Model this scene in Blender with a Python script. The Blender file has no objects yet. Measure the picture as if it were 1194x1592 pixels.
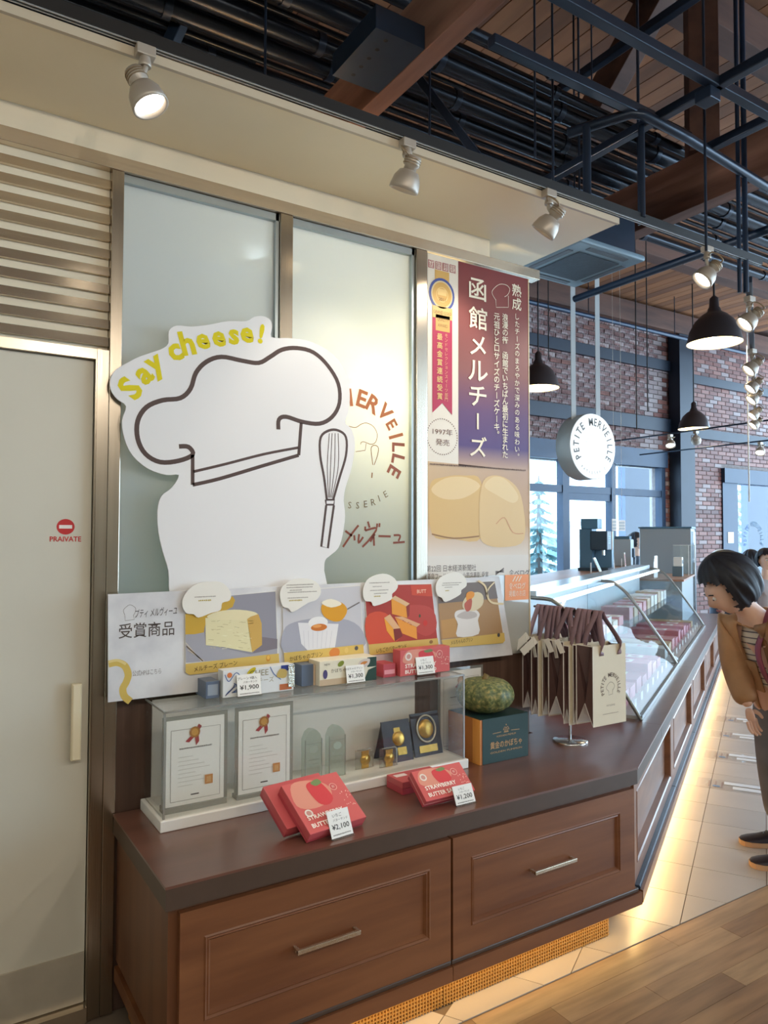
import bpy, bmesh, math, random
from mathutils import Vector, Matrix
random.seed(7)
SC = bpy.context.scene
COL = SC.collection

# ------------------------------------------------------------------ camera
F_PX, W_PX, H_PX = 1139.6, 1194, 1592
CAM_H = 1.5
_yaw, _pit, _rol = math.radians(57.442), math.radians(1.989), math.radians(0.126)
FW = Vector((math.cos(_yaw)*math.cos(_pit), math.sin(_yaw)*math.cos(_pit), math.sin(_pit)))
_r = Vector((math.sin(_yaw), -math.cos(_yaw), 0)); _u = _r.cross(FW)
RT = _r*math.cos(_rol) + _u*math.sin(_rol); UP = -_r*math.sin(_rol) + _u*math.cos(_rol)
CAM = Vector((0, 0, CAM_H))
cd = bpy.data.cameras.new('camera'); cam = bpy.data.objects.new('camera', cd); COL.objects.link(cam)
cd.sensor_fit = 'HORIZONTAL'; cd.sensor_width = 36; cd.lens = F_PX/W_PX*36; cd.clip_start = 0.02; cd.clip_end = 200
cam.matrix_world = Matrix(((RT.x, UP.x, -FW.x, CAM.x), (RT.y, UP.y, -FW.y, CAM.y), (RT.z, UP.z, -FW.z, CAM.z), (0, 0, 0, 1)))
SC.camera = cam

# ------------------------------------------------------------------ world, exposure
wd = bpy.data.worlds.new('daylight'); SC.world = wd; wd.use_nodes = True
bg = wd.node_tree.nodes['Background']; bg.inputs[0].default_value = (0.58, 0.80, 1.0, 1); bg.inputs[1].default_value = 7.5
SC.view_settings.view_transform = 'Standard'; SC.view_settings.look = 'None'
SC.view_settings.gamma = 1.0; SC.view_settings.use_curve_mapping = False
SC.view_settings.exposure = 0.24
SC.cycles.use_denoising = True
SC.cycles.max_bounces = 8; SC.cycles.transparent_max_bounces = 24
SC.cycles.sample_clamp_indirect = 4.0

SPOT_P = [22, 12, 12, 22, 10, 40]      # watts of the track spotlights

# ------------------------------------------------------------------ helpers
def ray(x, y): return FW + RT*((x-W_PX/2)/F_PX) - UP*((y-H_PX/2)/F_PX)
def hit(x, y, n, d):
    R = ray(x, y); return CAM + R*((d - CAM.dot(n))/R.dot(n))
def atY(x, y, v): return hit(x, y, Vector((0, 1, 0)), v)
def atZ(x, y, v): return hit(x, y, Vector((0, 0, 1)), v)
def atX(x, y, v): return hit(x, y, Vector((1, 0, 0)), v)
def atD(x, y, d): return CAM + ray(x, y)*d

def lin(c):
    o = []
    for v in c[:3]:
        v /= 255.0
        o.append(v/12.92 if v <= 0.04045 else ((v+0.055)/1.055)**2.4)
    return tuple(o)

MATS = {}
def mat(name, rgb, rough=0.5, metal=0.0, var=0.0, scale=8.0, rgb2=None, bump=0.0, bscale=40.0, spec=0.5, stretch=None, emit=None, estr=0.0, coat=0.0, wave=False):
    """procedural principled material; var mixes towards rgb2 with noise"""
    if name in MATS: return MATS[name]
    m = bpy.data.materials.new(name); m.use_nodes = True; MATS[name] = m
    nt = m.node_tree; N = nt.nodes; L = nt.links; b = N['Principled BSDF']
    c = lin(rgb)
    b.inputs['Base Color'].default_value = (*c, 1); b.inputs['Roughness'].default_value = rough
    b.inputs['Metallic'].default_value = metal; b.inputs['Specular IOR Level'].default_value = spec
    b.inputs['Coat Weight'].default_value = coat; b.inputs['Coat Roughness'].default_value = 0.3
    if emit: b.inputs['Emission Color'].default_value = (*lin(emit), 1); b.inputs['Emission Strength'].default_value = estr
    if var or bump or wave:
        tc = N.new('ShaderNodeTexCoord'); mp = N.new('ShaderNodeMapping'); L.new(tc.outputs['Object'], mp.inputs[0])
        if stretch: mp.inputs['Scale'].default_value = stretch
    if var:
        nz = N.new('ShaderNodeTexNoise'); nz.inputs['Scale'].default_value = scale; nz.inputs['Detail'].default_value = 5
        L.new(mp.outputs[0], nz.inputs['Vector'])
        cr = N.new('ShaderNodeValToRGB'); L.new(nz.outputs[0], cr.inputs[0])
        c2 = lin(rgb2) if rgb2 else tuple(v*(1-var) for v in c)
        cr.color_ramp.elements[0].position = 0.35; cr.color_ramp.elements[1].position = 0.65
        cr.color_ramp.elements[0].color = (*c2, 1); cr.color_ramp.elements[1].color = (*c, 1)
        L.new(cr.outputs[0], b.inputs['Base Color'])
    if bump:
        nb = N.new('ShaderNodeTexNoise'); nb.inputs['Scale'].default_value = bscale; nb.inputs['Detail'].default_value = 4
        L.new(mp.outputs[0], nb.inputs['Vector'])
        bp = N.new('ShaderNodeBump'); bp.inputs['Strength'].default_value = bump; bp.inputs['Distance'].default_value = 0.01
        L.new(nb.outputs[0], bp.inputs['Height']); L.new(bp.outputs[0], b.inputs['Normal'])
    return m

def glass_mat(name, tint=(255, 255, 255), refl=0.08, rough=0.0, haze=0.0, hazecol=(220, 225, 225), edge=0.5, grad=None):
    """thin pane: transparent + fresnel gloss (+ a little diffuse haze)"""
    if name in MATS: return MATS[name]
    m = bpy.data.materials.new(name); m.use_nodes = True; MATS[name] = m
    nt = m.node_tree; N = nt.nodes; L = nt.links; N.remove(N['Principled BSDF']); out = N['Material Output']
    tr = N.new('ShaderNodeBsdfTransparent'); tr.inputs[0].default_value = (*lin(tint), 1)
    gl = N.new('ShaderNodeBsdfGlossy'); gl.inputs['Roughness'].default_value = rough
    lw = N.new('ShaderNodeFresnel'); ge = N.new('ShaderNodeNewGeometry'); mi = N.new('ShaderNodeMapRange')
    mi.inputs[3].default_value = 1.45; mi.inputs[4].default_value = 1/1.45; L.new(ge.outputs['Backfacing'], mi.inputs[0]); L.new(mi.outputs[0], lw.inputs['IOR'])   # same Fresnel from both sides of the pane
    ma = N.new('ShaderNodeMath'); ma.operation = 'MULTIPLY_ADD'; ma.inputs[1].default_value = edge; ma.inputs[2].default_value = refl*0.5
    ma.use_clamp = True; L.new(lw.outputs[0], ma.inputs[0])
    mx = N.new('ShaderNodeMixShader'); L.new(ma.outputs[0], mx.inputs[0])
    if haze:
        df = N.new('ShaderNodeBsdfDiffuse'); df.inputs[0].default_value = (*lin(hazecol), 1)
        tl = N.new('ShaderNodeBsdfTranslucent'); tl.inputs[0].default_value = (*lin(hazecol), 1)
        ad = N.new('ShaderNodeMixShader'); ad.inputs[0].default_value = 0.5; L.new(df.outputs[0], ad.inputs[1]); L.new(tl.outputs[0], ad.inputs[2])
        mh = N.new('ShaderNodeMixShader'); mh.inputs[0].default_value = haze
        if grad:   # film gets thinner towards the bottom
            tc = N.new('ShaderNodeTexCoord'); sx = N.new('ShaderNodeSeparateXYZ'); L.new(tc.outputs['Object'], sx.inputs[0]); mr = N.new('ShaderNodeMapRange')
            mr.inputs[1].default_value, mr.inputs[2].default_value, mr.inputs[3].default_value, mr.inputs[4].default_value = grad[0], grad[1], grad[2], haze
            L.new(sx.outputs[2], mr.inputs[0]); L.new(mr.outputs[0], mh.inputs[0])
        L.new(tr.outputs[0], mh.inputs[1]); L.new(ad.outputs[0], mh.inputs[2]); L.new(mh.outputs[0], mx.inputs[1])
    else:
        L.new(tr.outputs[0], mx.inputs[1])
    L.new(gl.outputs[0], mx.inputs[2]); L.new(mx.outputs[0], out.inputs[0])
    return m

def _print_mat(name, rough, spec):
    m = bpy.data.materials.new(name); m.use_nodes = True; MATS[name] = m
    N = m.node_tree.nodes; b = N['Principled BSDF']; a = N.new('ShaderNodeAttribute'); a.attribute_name = 'Col'
    m.node_tree.links.new(a.outputs['Color'], b.inputs['Base Color'])
    b.inputs['Roughness'].default_value = rough; b.inputs['Specular IOR Level'].default_value = spec
    return m
PRINT = _print_mat('printed_ink', 0.45, 0.3)

def prop(o, label=None, cat=None, group=None, kind=None):
    if label: o['label'] = label
    if cat: o['category'] = cat
    if group: o['group'] = group
    if kind: o['kind'] = kind
    return o
def link(o, parent=None):
    COL.objects.link(o)
    if parent is not None:
        o.parent = parent; o.matrix_parent_inverse = parent.matrix_basis.inverted()
    return o
def thing(name, label, cat, loc=(0, 0, 0), group=None, kind=None):
    o = bpy.data.objects.new(name, None); o.empty_display_size = 0.05; o.location = loc
    COL.objects.link(o); o.matrix_basis = Matrix.Translation(Vector(loc))
    return prop(o, label, cat, group, kind)
def copy_tree(o, M, parent=None):
    """copy a thing and its parts; M moves it"""
    c = o.copy(); COL.objects.link(c)
    if parent is None: c.matrix_basis = M @ o.matrix_basis
    else:
        c.parent = parent; c.matrix_parent_inverse = o.matrix_parent_inverse.copy()
    for ch in [x for x in ALL_CH(o)]: copy_tree(ch, M, c)
    return c
def ALL_CH(o): return [x for x in COL.objects if x.parent == o]

class Fr:
    """a plane frame: o + u*U + v*V + w*N"""
    def __init__(s, o, U, V):
        s.o = Vector(o); s.U = Vector(U).normalized(); s.V = Vector(V).normalized(); s.N = s.U.cross(s.V).normalized()
    def p(s, u, v, w=0.0): return s.o + s.U*u + s.V*v + s.N*w
    def px(s, x, y):
        q = hit(x, y, s.N, s.o.dot(s.N)) - s.o; return (q.dot(s.U), q.dot(s.V))
    def off(s, w): return Fr(s.o + s.N*w, s.U, s.V)
def wallF(Y, x0=0.0, z0=0.0): return Fr((x0, Y, z0), (1, 0, 0), (0, 0, 1))   # faces -Y

class Crop:
    def __init__(s, fr, x0, y0, k): s.fr, s.x0, s.y0, s.k = fr, x0, y0, k
    def __call__(s, *pts): return [s.fr.px(s.x0+a*s.k, s.y0+b*s.k) for a, b in pts]

def smooth(pts, n=6, closed=False):
    P = [Vector(p) for p in pts]; out = []; m = len(P)
    for i in range(m if closed else m-1):
        g = lambda j: P[j % m] if closed else P[max(0, min(m-1, j))]
        a, b, c, d = g(i-1), g(i), g(i+1), g(i+2)
        for k in range(n):
            t = k/n
            out.append(0.5*((2*b)+(c-a)*t+(2*a-5*b+4*c-d)*t*t+(-a+3*b-3*c+d)*t**3))
    if not closed: out.append(P[-1])
    return [tuple(v) for v in out]

class MB:
    def __init__(s): s.v = []; s.f = []; s.sm = []; s.c = []; s.col = None
    def add(s, vs, fs, smooth=False):
        b = len(s.v); s.v += [tuple(q) for q in vs]
        for f in fs: s.f.append(tuple(b+i for i in f)); s.sm.append(smooth); s.c.append(s.col)
        return s
    def box(s, x0, x1, y0, y1, z0, z1):
        return s.hexa([(x0, y0, z0), (x1, y0, z0), (x1, y1, z0), (x0, y1, z0), (x0, y0, z1), (x1, y0, z1), (x1, y1, z1), (x0, y1, z1)])
    def hexa(s, P): return s.add(P, [(3, 2, 1, 0), (4, 5, 6, 7), (0, 1, 5, 4), (1, 2, 6, 5), (2, 3, 7, 6), (3, 0, 4, 7)])
    def fbox(s, fr, u0, u1, v0, v1, w0, w1):
        p = fr.p
        return s.hexa([p(u0, v0, w0), p(u1, v0, w0), p(u1, v1, w0), p(u0, v1, w0), p(u0, v0, w1), p(u1, v0, w1), p(u1, v1, w1), p(u0, v1, w1)])
    def bbox(s, fr, u0, u1, v0, v1, w0, w1, b):
        """box with a bevelled (frustum) top at w1"""
        s.fbox(fr, u0, u1, v0, v1, w0, w1-b); p = fr.p
        return s.hexa([p(u0, v0, w1-b), p(u1, v0, w1-b), p(u1, v1, w1-b), p(u0, v1, w1-b), p(u0+b, v0+b, w1), p(u1-b, v0+b, w1), p(u1-b, v1-b, w1), p(u0+b, v1-b, w1)])
    def prism(s, fr, pts, w0, w1):
        n = len(pts)
        a = sum(pts[i][0]*pts[(i+1) % n][1]-pts[(i+1) % n][0]*pts[i][1] for i in range(n))
        if a < 0: pts = pts[::-1]
        V = [fr.p(u, v, w0) for u, v in pts] + [fr.p(u, v, w1) for u, v in pts]
        return s.add(V, [tuple(range(n-1, -1, -1)), tuple(range(n, 2*n))] + [(i, (i+1) % n, n+(i+1) % n, n+i) for i in range(n)])
    def tube(s, pts, r, n=8, caps=True, closed=False):
        P = [Vector(p) for p in pts]; m = len(P); R = r if isinstance(r, (list, tuple)) else [r]*m
        V = []; ref = None
        for i in range(m):
            if closed: t = P[(i+1) % m]-P[i-1]
            else: t = P[min(i+1, m-1)]-P[max(i-1, 0)]
            t.normalize()
            if ref is None: ref = Vector((0, 0, 1)) if abs(t.z) < 0.9 else Vector((1, 0, 0))
            a = ref - t*ref.dot(t)
            if a.length < 1e-5: a = t.orthogonal()
            a.normalize(); ref = a; b = t.cross(a)
            V += [P[i]+(a*math.cos(2*math.pi*k/n)+b*math.sin(2*math.pi*k/n))*R[i] for k in range(n)]
        Fc = []
        for i in range(m if closed else m-1):
            j = (i+1) % m
            Fc += [(i*n+k, i*n+(k+1) % n, j*n+(k+1) % n, j*n+k) for k in range(n)]
        s.add(V, Fc, True)
        if caps and not closed: s.add(V[:n], [tuple(range(n-1, -1, -1))]); s.add(V[-n:], [tuple(range(n))])
        return s
    def bar(s, p0, p1, w, h, up=(0, 0, 1)):
        """rectangular bar along p0-p1: w across, h along up"""
        p0, p1 = Vector(p0), Vector(p1); t = (p1-p0).normalized(); upv = Vector(up)
        a = t.cross(upv)
        if a.length < 1e-4: a = t.orthogonal()
        a.normalize(); b = a.cross(t); a = a*(w/2); b = b*(h/2)
        return s.hexa([p0-a-b, p0+a-b, p1+a-b, p1-a-b, p0-a+b, p0+a+b, p1+a+b, p1-a+b])
    def lathe(s, prof, c=(0, 0, 0), n=24, axis=None, rib=None, sm=True, caps=True):
        """prof: (r, h) pairs; axis: direction"""
        ax = Vector(axis).normalized() if axis else Vector((0, 0, 1)); a = ax.orthogonal().normalized(); b = ax.cross(a); c = Vector(c)
        V = []
        for r, h in prof:
            for k in range(n):
                th = 2*math.pi*k/n; rr = r*(rib(th) if rib else 1)
                V.append(c+ax*h+(a*math.cos(th)+b*math.sin(th))*rr)
        Fc = []
        for i in range(len(prof)-1):
            Fc += [(i*n+k, i*n+(k+1) % n, (i+1)*n+(k+1) % n, (i+1)*n+k) for k in range(n)]
        s.add(V, Fc, sm)
        if caps and prof[0][0] > 1e-6: s.add(V[:n], [tuple(range(n-1, -1, -1))])
        if caps and prof[-1][0] > 1e-6: s.add(V[-n:], [tuple(range(n))])
        return s
    def ball(s, c, r, n=12, sc=(1, 1, 1)):
        prof = [(math.sin(math.pi*i/n), -math.cos(math.pi*i/n)) for i in range(n+1)]
        V = []
        for a, h in prof:
            for k in range(n*2):
                th = math.pi*k/n; V.append((c[0]+r*a*math.cos(th)*sc[0], c[1]+r*a*math.sin(th)*sc[1], c[2]+r*h*sc[2]))
        m = n*2
        return s.add(V, [(i*m+k, i*m+(k+1) % m, (i+1)*m+(k+1) % m, (i+1)*m+k) for i in range(n) for k in range(m)], True)
    def build(s, name, m, parent=None, bevel=0.0, label=None, cat=None, group=None, kind=None):
        me = bpy.data.meshes.new(name); me.from_pydata(s.v, [], s.f); me.update()
        me.polygons.foreach_set('use_smooth', s.sm)
        if isinstance(m, list):
            for q in m: me.materials.append(q)
        else: me.materials.append(m)
        if any(c is not None for c in s.c):
            at = me.color_attributes.new('Col', 'FLOAT_COLOR', 'CORNER'); i = 0
            for p in me.polygons:
                cc = s.c[p.index] or (0.5, 0.5, 0.5)
                for k, li in enumerate(p.loop_indices):
                    q = cc[k % len(cc)] if isinstance(cc[0], tuple) else cc
                    at.data[li].color = (*q, 1)
        o = bpy.data.objects.new(name, me); link(o, parent)
        if bevel:
            bv = o.modifiers.new('bevel', 'BEVEL'); bv.width = bevel; bv.segments = 2; bv.limit_method = 'ANGLE'
        return prop(o, label, cat, group, kind)

# --- text: glyph outlines of the built-in font, as flat meshes
_tc = {}
def glyphs(s, bold=0.0):
    k = (s, bold)
    if k in _tc: return _tc[k]
    cu = bpy.data.curves.new('t', 'FONT'); cu.body = s; cu.size = 1.0; cu.align_x = 'CENTER'; cu.align_y = 'CENTER'
    cu.offset = bold; cu.resolution_u = 2
    o = bpy.data.objects.new('t', cu); COL.objects.link(o)
    dg = bpy.context.evaluated_depsgraph_get(); ev = o.evaluated_get(dg); me = ev.to_mesh()
    V = [(v.co.x, v.co.y) for v in me.vertices]; Fc = [tuple(p.vertices) for p in me.polygons]
    ev.to_mesh_clear(); bpy.data.objects.remove(o); bpy.data.curves.remove(cu)
    if V:   # centre on the ink
        xs = [a for a, b in V]; ys = [b for a, b in V]; cx = (min(xs)+max(xs))/2; cy = (min(ys)+max(ys))/2
        V = [(a-cx, b-cy) for a, b in V]; w = max(xs)-min(xs); h = max(ys)-min(ys)
    else: w = h = 0.001
    _tc[k] = (V, Fc, w, h); return _tc[k]

class Ink(MB):
    """flat print on a frame: coloured polygons stacked in thin layers"""
    def __init__(s, fr, step=0.0004): super().__init__(); s.fr = fr; s.step = step
    def poly(s, pts, rgb, L=1):
        n = len(pts); a = sum(pts[i][0]*pts[(i+1) % n][1]-pts[(i+1) % n][0]*pts[i][1] for i in range(n))
        cs = [lin(c) for c in rgb] if isinstance(rgb[0], (tuple, list)) else lin(rgb)
        if a < 0:
            pts = pts[::-1]
            if isinstance(cs, list): cs = cs[::-1]
        s.col = cs; s.add([s.fr.p(u, v, L*s.step) for u, v in pts], [tuple(range(n))]); return s
    def rect(s, u0, u1, v0, v1, rgb, L=1): return s.poly([(u0, v0), (u1, v0), (u1, v1), (u0, v1)], rgb, L)
    def disc(s, c, ru, rv, rgb, L=1, n=28, a=0.0):
        return s.poly([(c[0]+ru*math.cos(t)*math.cos(a)-rv*math.sin(t)*math.sin(a), c[1]+ru*math.cos(t)*math.sin(a)+rv*math.sin(t)*math.cos(a)) for t in [2*math.pi*k/n for k in range(n)]], rgb, L)
    def line(s, pts, w, rgb, L=1, closed=False):
        P = [Vector(p) for p in pts]; m = len(P); Ls = []; Rs = []
        for i in range(m):
            if closed: t = P[(i+1) % m]-P[i-1]
            else: t = P[min(i+1, m-1)]-P[max(i-1, 0)]
            if t.length < 1e-9: t = Vector((1, 0))
            t.normalize(); nrm = Vector((-t.y, t.x))*(w/2); Ls.append(P[i]+nrm); Rs.append(P[i]-nrm)
        s.col = lin(rgb)
        V = [s.fr.p(q.x, q.y, L*s.step) for q in Ls]+[s.fr.p(q.x, q.y, L*s.step) for q in Rs]
        s.add(V, [(i, m+i, m+(i+1) % m, (i+1) % m) for i in range(m if closed else m-1)]); return s
    def text(s, t, c, size, rgb, a=0.0, L=2, bold=0.0, sx=1.0, fit=None, caph=None, shear=0.0):
        V, Fc, w, h = glyphs(t, bold)
        k = size
        if caph: k = caph/h
        if fit: sx = fit/(w*k)
        ca, sa = math.cos(a), math.sin(a); s.col = lin(rgb)
        W = []
        for x, y in V:
            x, y = (x+y*shear)*k*sx, y*k
            W.append(s.fr.p(c[0]+x*ca-y*sa, c[1]+x*sa+y*ca, L*s.step))
        s.add(W, Fc); return s
    def vtext(s, t, top, pitch, size, rgb, L=2, bold=0.0, slant=0.0):
        """vertical writing, first character centred at top"""
        for i, ch in enumerate(t):
            if ch in ' 　': continue
            if ch == 'ー': s.rect(top[0]+slant*i-size*0.045, top[0]+slant*i+size*0.045, top[1]-i*pitch-size*0.36, top[1]-i*pitch+size*0.36, rgb, L); continue
            V, Fc, w, h = glyphs(ch, bold)
            du = dv = 0.0
            if ch in '、。': du, dv = size*0.3, size*0.3
            s.text(ch, (top[0]+slant*i+du, top[1]-i*pitch+dv), size, rgb, L=L, bold=bold)
        return s
    def arc(s, t, c, R, a0, a1, size, rgb, L=2, bold=0.0, inward=False, sx=1.0):
        """letters on a circle from angle a0 to a1 (radians, anticlockwise positive)"""
        n = len(t)
        for i, ch in enumerate(t):
            if ch == ' ': continue
            th = a0+(a1-a0)*i/max(1, n-1)
            s.text(ch, (c[0]+R*math.cos(th), c[1]+R*math.sin(th)), size, rgb, a=th-math.pi/2 if not inward else th+math.pi/2, L=L, bold=bold, sx=sx)
        return s
    def build(s, name='print', parent=None, m=None, **k): return super().build(name, m or PRINT, parent, **k)

def soft_text(ink, u0, u1, v, rgb, h=0.004, L=2, seed=0):
    """a line of print too small to read: a row of small strokes"""
    rd = random.Random(seed); u = u0
    while u < u1:
        w = h*rd.uniform(0.5, 1.1)
        ink.rect(u, min(u+w*0.75, u1), v-h*0.45*rd.uniform(0.6, 1), v+h*0.45*rd.uniform(0.6, 1), rgb, L); u += w*1.05
# ------------------------------------------------------------------ materials
CREAM = mat('cream_paint', (226, 214, 190), 0.6, var=0.06, scale=3)
SOFF = mat('soffit_paint', (248, 232, 200), 0.35, var=0.05, scale=2)
STEEL = mat('brushed_steel', (186, 174, 158), 0.24, 1.0, var=0.12, scale=60, stretch=(1, 1, 0.03), bump=0.02, bscale=200)
STEELH = mat('brushed_steel_bar', (214, 198, 176), 0.27, 0.85, var=0.12, scale=60, stretch=(0.03, 1, 1), bump=0.02, bscale=200)
CHROME = mat('satin_chrome', (205, 205, 205), 0.2, 1.0)
WOOD = mat('cherry_wood', (130, 82, 50), 0.38, var=0.3, scale=14, rgb2=(108, 64, 38), stretch=(0.12, 1, 1.2), bump=0.03, bscale=60)
WOODV = mat('cherry_wood_upright', (118, 76, 50), 0.4, var=0.3, scale=14, rgb2=(98, 60, 40), stretch=(1, 1, 0.1))
WOODTOP = mat('worktop_laminate', (116, 76, 62), 0.28, coat=0.6, var=0.3, scale=10, rgb2=(98, 62, 50), stretch=(0.2, 1, 1), bump=0.015, bscale=25)
EDGE = mat('worktop_edge', (80, 62, 50), 0.4, var=0.1, scale=20)
WAINS = mat('dark_wood_panel', (96, 72, 60), 0.45, var=0.35, scale=20, rgb2=(78, 56, 46), stretch=(2.5, 1, 0.06))
WHITE = mat('white_plastic', (238, 236, 230), 0.35)
IVORY = mat('ivory_plastic', (236, 222, 190), 0.4)
DARKST = mat('black_painted_steel', (38, 52, 72), 0.32, 0.3, var=0.2, scale=6, bump=0.03, bscale=30)
DUCTM = mat('dark_pipe_cladding', (40, 48, 60), 0.26, 0.5, var=0.25, scale=4, bump=0.02)
NAVYST = mat('navy_steel', (26, 36, 52), 0.45, 0.2, var=0.15, scale=5)
FRAMEB = mat('blue_black_frame', (24, 46, 72), 0.4, 0.2, var=0.15, scale=5)
TIMBER = mat('old_timber', (146, 108, 92), 0.7, var=0.4, scale=7, rgb2=(92, 58, 44), stretch=(1, 0.12, 1), bump=0.2, bscale=30)
TIMBERX = mat('old_timber_dark', (98, 64, 50), 0.7, var=0.4, scale=7, rgb2=(66, 40, 32), stretch=(0.15, 1, 1), bump=0.2, bscale=30)
PLANKS = [mat('roof_board_%d' % i, c, 0.75, var=0.35, scale=6, stretch=(1, 0.15, 1), bump=0.15, bscale=25) for i, c in enumerate([(156, 102, 64), (138, 90, 58), (168, 112, 72), (124, 80, 54)])]
TILEM = [mat('floor_tile_%d' % i, c, 0.38, var=0.08, scale=3, spec=0.65) for i, c in enumerate([(188, 180, 172), (182, 175, 168), (194, 186, 178)])]
GROUT = mat('grout', (120, 104, 88), 0.8, var=0.1)
FPLANK = [mat('floor_plank_%d' % i, c, 0.34, var=0.35, scale=18, stretch=(0.15, 1.5, 1), bump=0.04, bscale=60) for i, c in enumerate([(172, 136, 100), (158, 122, 88), (182, 148, 110), (146, 112, 82)])]
BRICKS = [mat('brick_%d' % i, c, 0.85, var=0.55, scale=30, rgb2=d, bump=0.4, bscale=50) for i, (c, d) in enumerate([((112, 70, 64), (160, 146, 144)), ((106, 66, 60), (138, 116, 112)), ((136, 120, 120), (94, 60, 58)), ((130, 88, 80), (100, 64, 58)), ((152, 138, 138), (104, 70, 68)), ((90, 58, 56), (122, 90, 86))])]
MORTAR = mat('mortar', (138, 128, 126), 0.9, var=0.3, scale=20, bump=0.2)
FROST = glass_mat('frosted_pane', (214, 226, 228), refl=0.06, rough=0.02, haze=0.8, hazecol=(226, 229, 230), edge=0.4, grad=(1.35, 1.95, 0.38))
CLEAR = glass_mat('clear_acrylic', (250, 250, 248), refl=0.04, haze=0.02, edge=0.55)
CASEGL = glass_mat('case_glass', (238, 244, 246), refl=0.05, haze=0.02, edge=0.22)
WINGL = glass_mat('window_glass', (240, 246, 250), refl=0.04, edge=0.6)
WARM_GLOW = mat('warm_lamp_glow', (255, 250, 235), 0.5, emit=(255, 226, 180), estr=9)
COOL_GLOW = mat('white_lamp_glow', (255, 255, 255), 0.5, emit=(255, 244, 226), estr=14)

RUN_A = math.radians(30); RU = Vector((math.cos(RUN_A), math.sin(RUN_A), 0))
C0 = Vector((2.35, 1.877, 0))
RUN = Fr(C0, RU, (0, 0, 1))            # faces the aisle; u along the run
WY = 2.45                               # plane of the partition

# ------------------------------------------------------------------ floor
fl = MB().box(-2.5, 15, 1.825, 7.2, -0.10, -0.003).build('floor', GROUT, kind='structure')
fl2 = MB().box(-2.5, 15, -7, 1.825, -0.10, -0.003).build('floor', FPLANK[1], kind='structure')
def clip(poly, nx, ny, d):
    out = []
    for i in range(len(poly)):
        a, b = poly[i], poly[(i+1) % len(poly)]; da = a[0]*nx+a[1]*ny-d; db = b[0]*nx+b[1]*ny-d
        if da >= 0: out.append(a)
        if (da >= 0) != (db >= 0):
            t = da/(da-db); out.append((a[0]+(b[0]-a[0])*t, a[1]+(b[1]-a[1])*t))
    return out
def pix(p):
    d = Vector(p)-CAM; k = d.dot(FW)
    return None if k < 0.1 else (W_PX/2+F_PX*d.dot(RT)/k, H_PX/2-F_PX*d.dot(UP)/k)
GND = Fr((0, 0, 0), (1, 0, 0), (0, 1, 0))
g = 0.0016; tl = []
for i in range(-6, 34):
    for j in range(-3, 22):
        a0, a1 = 0.103+0.2985*i+g, 0.103+0.2985*(i+1)-g; b0, b1 = 0.136+0.30*(j-1)+g, 0.136+0.30*j-g
        P = [(lambda q: (q.x, q.y))(RUN.p(a, 0, b)) for a, b in ((a0, b0), (a1, b0), (a1, b1), (a0, b1))]
        P = clip(P, 0, 1, 1.829)
        if len(P) < 3: continue
        cx, cy = sum(p[0] for p in P)/len(P), sum(p[1] for p in P)/len(P)
        q = pix((cx, cy, 0))
        if q is None or not (-60 < q[0] < 2600 and q[1] < 1760) or cx > 14.5: continue
        if b1 < -0.05 and a0 > 0.2: continue
        if cy > 7.1 or (cy > 1.98 and cx < 2.2): continue
        tl.append((0 if q[0] < 1230 else 1, cx*cx+cy*cy, P))
tl.sort(key=lambda s: s[:2]); more = MB(); more.col = lin((188, 180, 172))
for n_, (a_, d_, P) in enumerate(tl):
    if n_ < 290: MB().prism(GND, P, -0.003, 0.0).build('tile', random.choice(TILEM), fl)
    else: more.prism(GND, P, -0.003, 0.0)
if more.v: more.col = None; more.c = [None]*len(more.c); more.build('tiles', TILEM[0], fl, kind='stuff')
yy = 1.821; row = 0
while yy > 0.75:
    x = -0.4 + (row % 3)*0.31 + random.uniform(0, .1)
    while x < 4.6:
        ln = 0.91
        q = pix((x+ln/2, yy-.045, 0)); 
        if q and q[1] < 2100 and x+ln > 0.3: MB().box(x+.0008, x+ln-.0008, yy-.0888, yy, -0.003, 0.0).build('plank', random.choice(FPLANK), fl2)
        x += ln
    yy -= 0.0900; row += 1

# ------------------------------------------------------------------ partition wall, soffit
MB().box(-2.5, 2.134, WY+.02, WY+.12, 2.742, 2.83).build('wall_partition_top', CREAM, kind='structure')
MB().box(.553, 2.352, WY+.012, WY+.10, 0.0, 1.0).build('wall_wainscot', WAINS, kind='structure')
s = MB(); s.box(-2.5, 2.48, 2.052, 3.4, 2.83, 2.85); s.build('ceiling_soffit', SOFF, kind='structure')
MB().box(-2.5, 2.48, 2.040, 2.052, 2.826, 2.852).build('trim_soffit_edge', mat('soffit_trim', (196, 182, 160), 0.4), kind='structure')
MB().box(-2.5, -2.42, -4.5, 7.2, 0, 5.0).build('wall_left', CREAM, kind='structure')
MB().box(-2.5, 7.0, -4.6, -4.5, 0, 5.0).build('wall_rear', CREAM, kind='structure')
MB().box(-2.5, -0.452, WY+.02, WY+.12, 0, 2.742).build('wall_door_side', CREAM, kind='structure')
# kitchen behind the frosted panes
MB().box(-0.6, 2.33, 4.6, 4.68, 0, 2.83).build('wall_kitchen_back', mat('kitchen_wall', (168, 198, 216), 0.5), kind='structure')
MB().box(2.085, 2.132, 2.58, 4.6, 0, 2.83).build('wall_kitchen_side', mat('kitchen_side', (214, 212, 204), 0.5), kind='structure')
MB().box(-0.66, -0.6, 2.5, 4.68, 0, 2.83).build('wall_kitchen_left', MATS['kitchen_wall'], kind='structure')
MB().box(-0.6, 2.33, 3.4, 4.68, 2.83, 2.9).build('ceiling_kitchen', MATS['kitchen_wall'], kind='structure')
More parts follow.
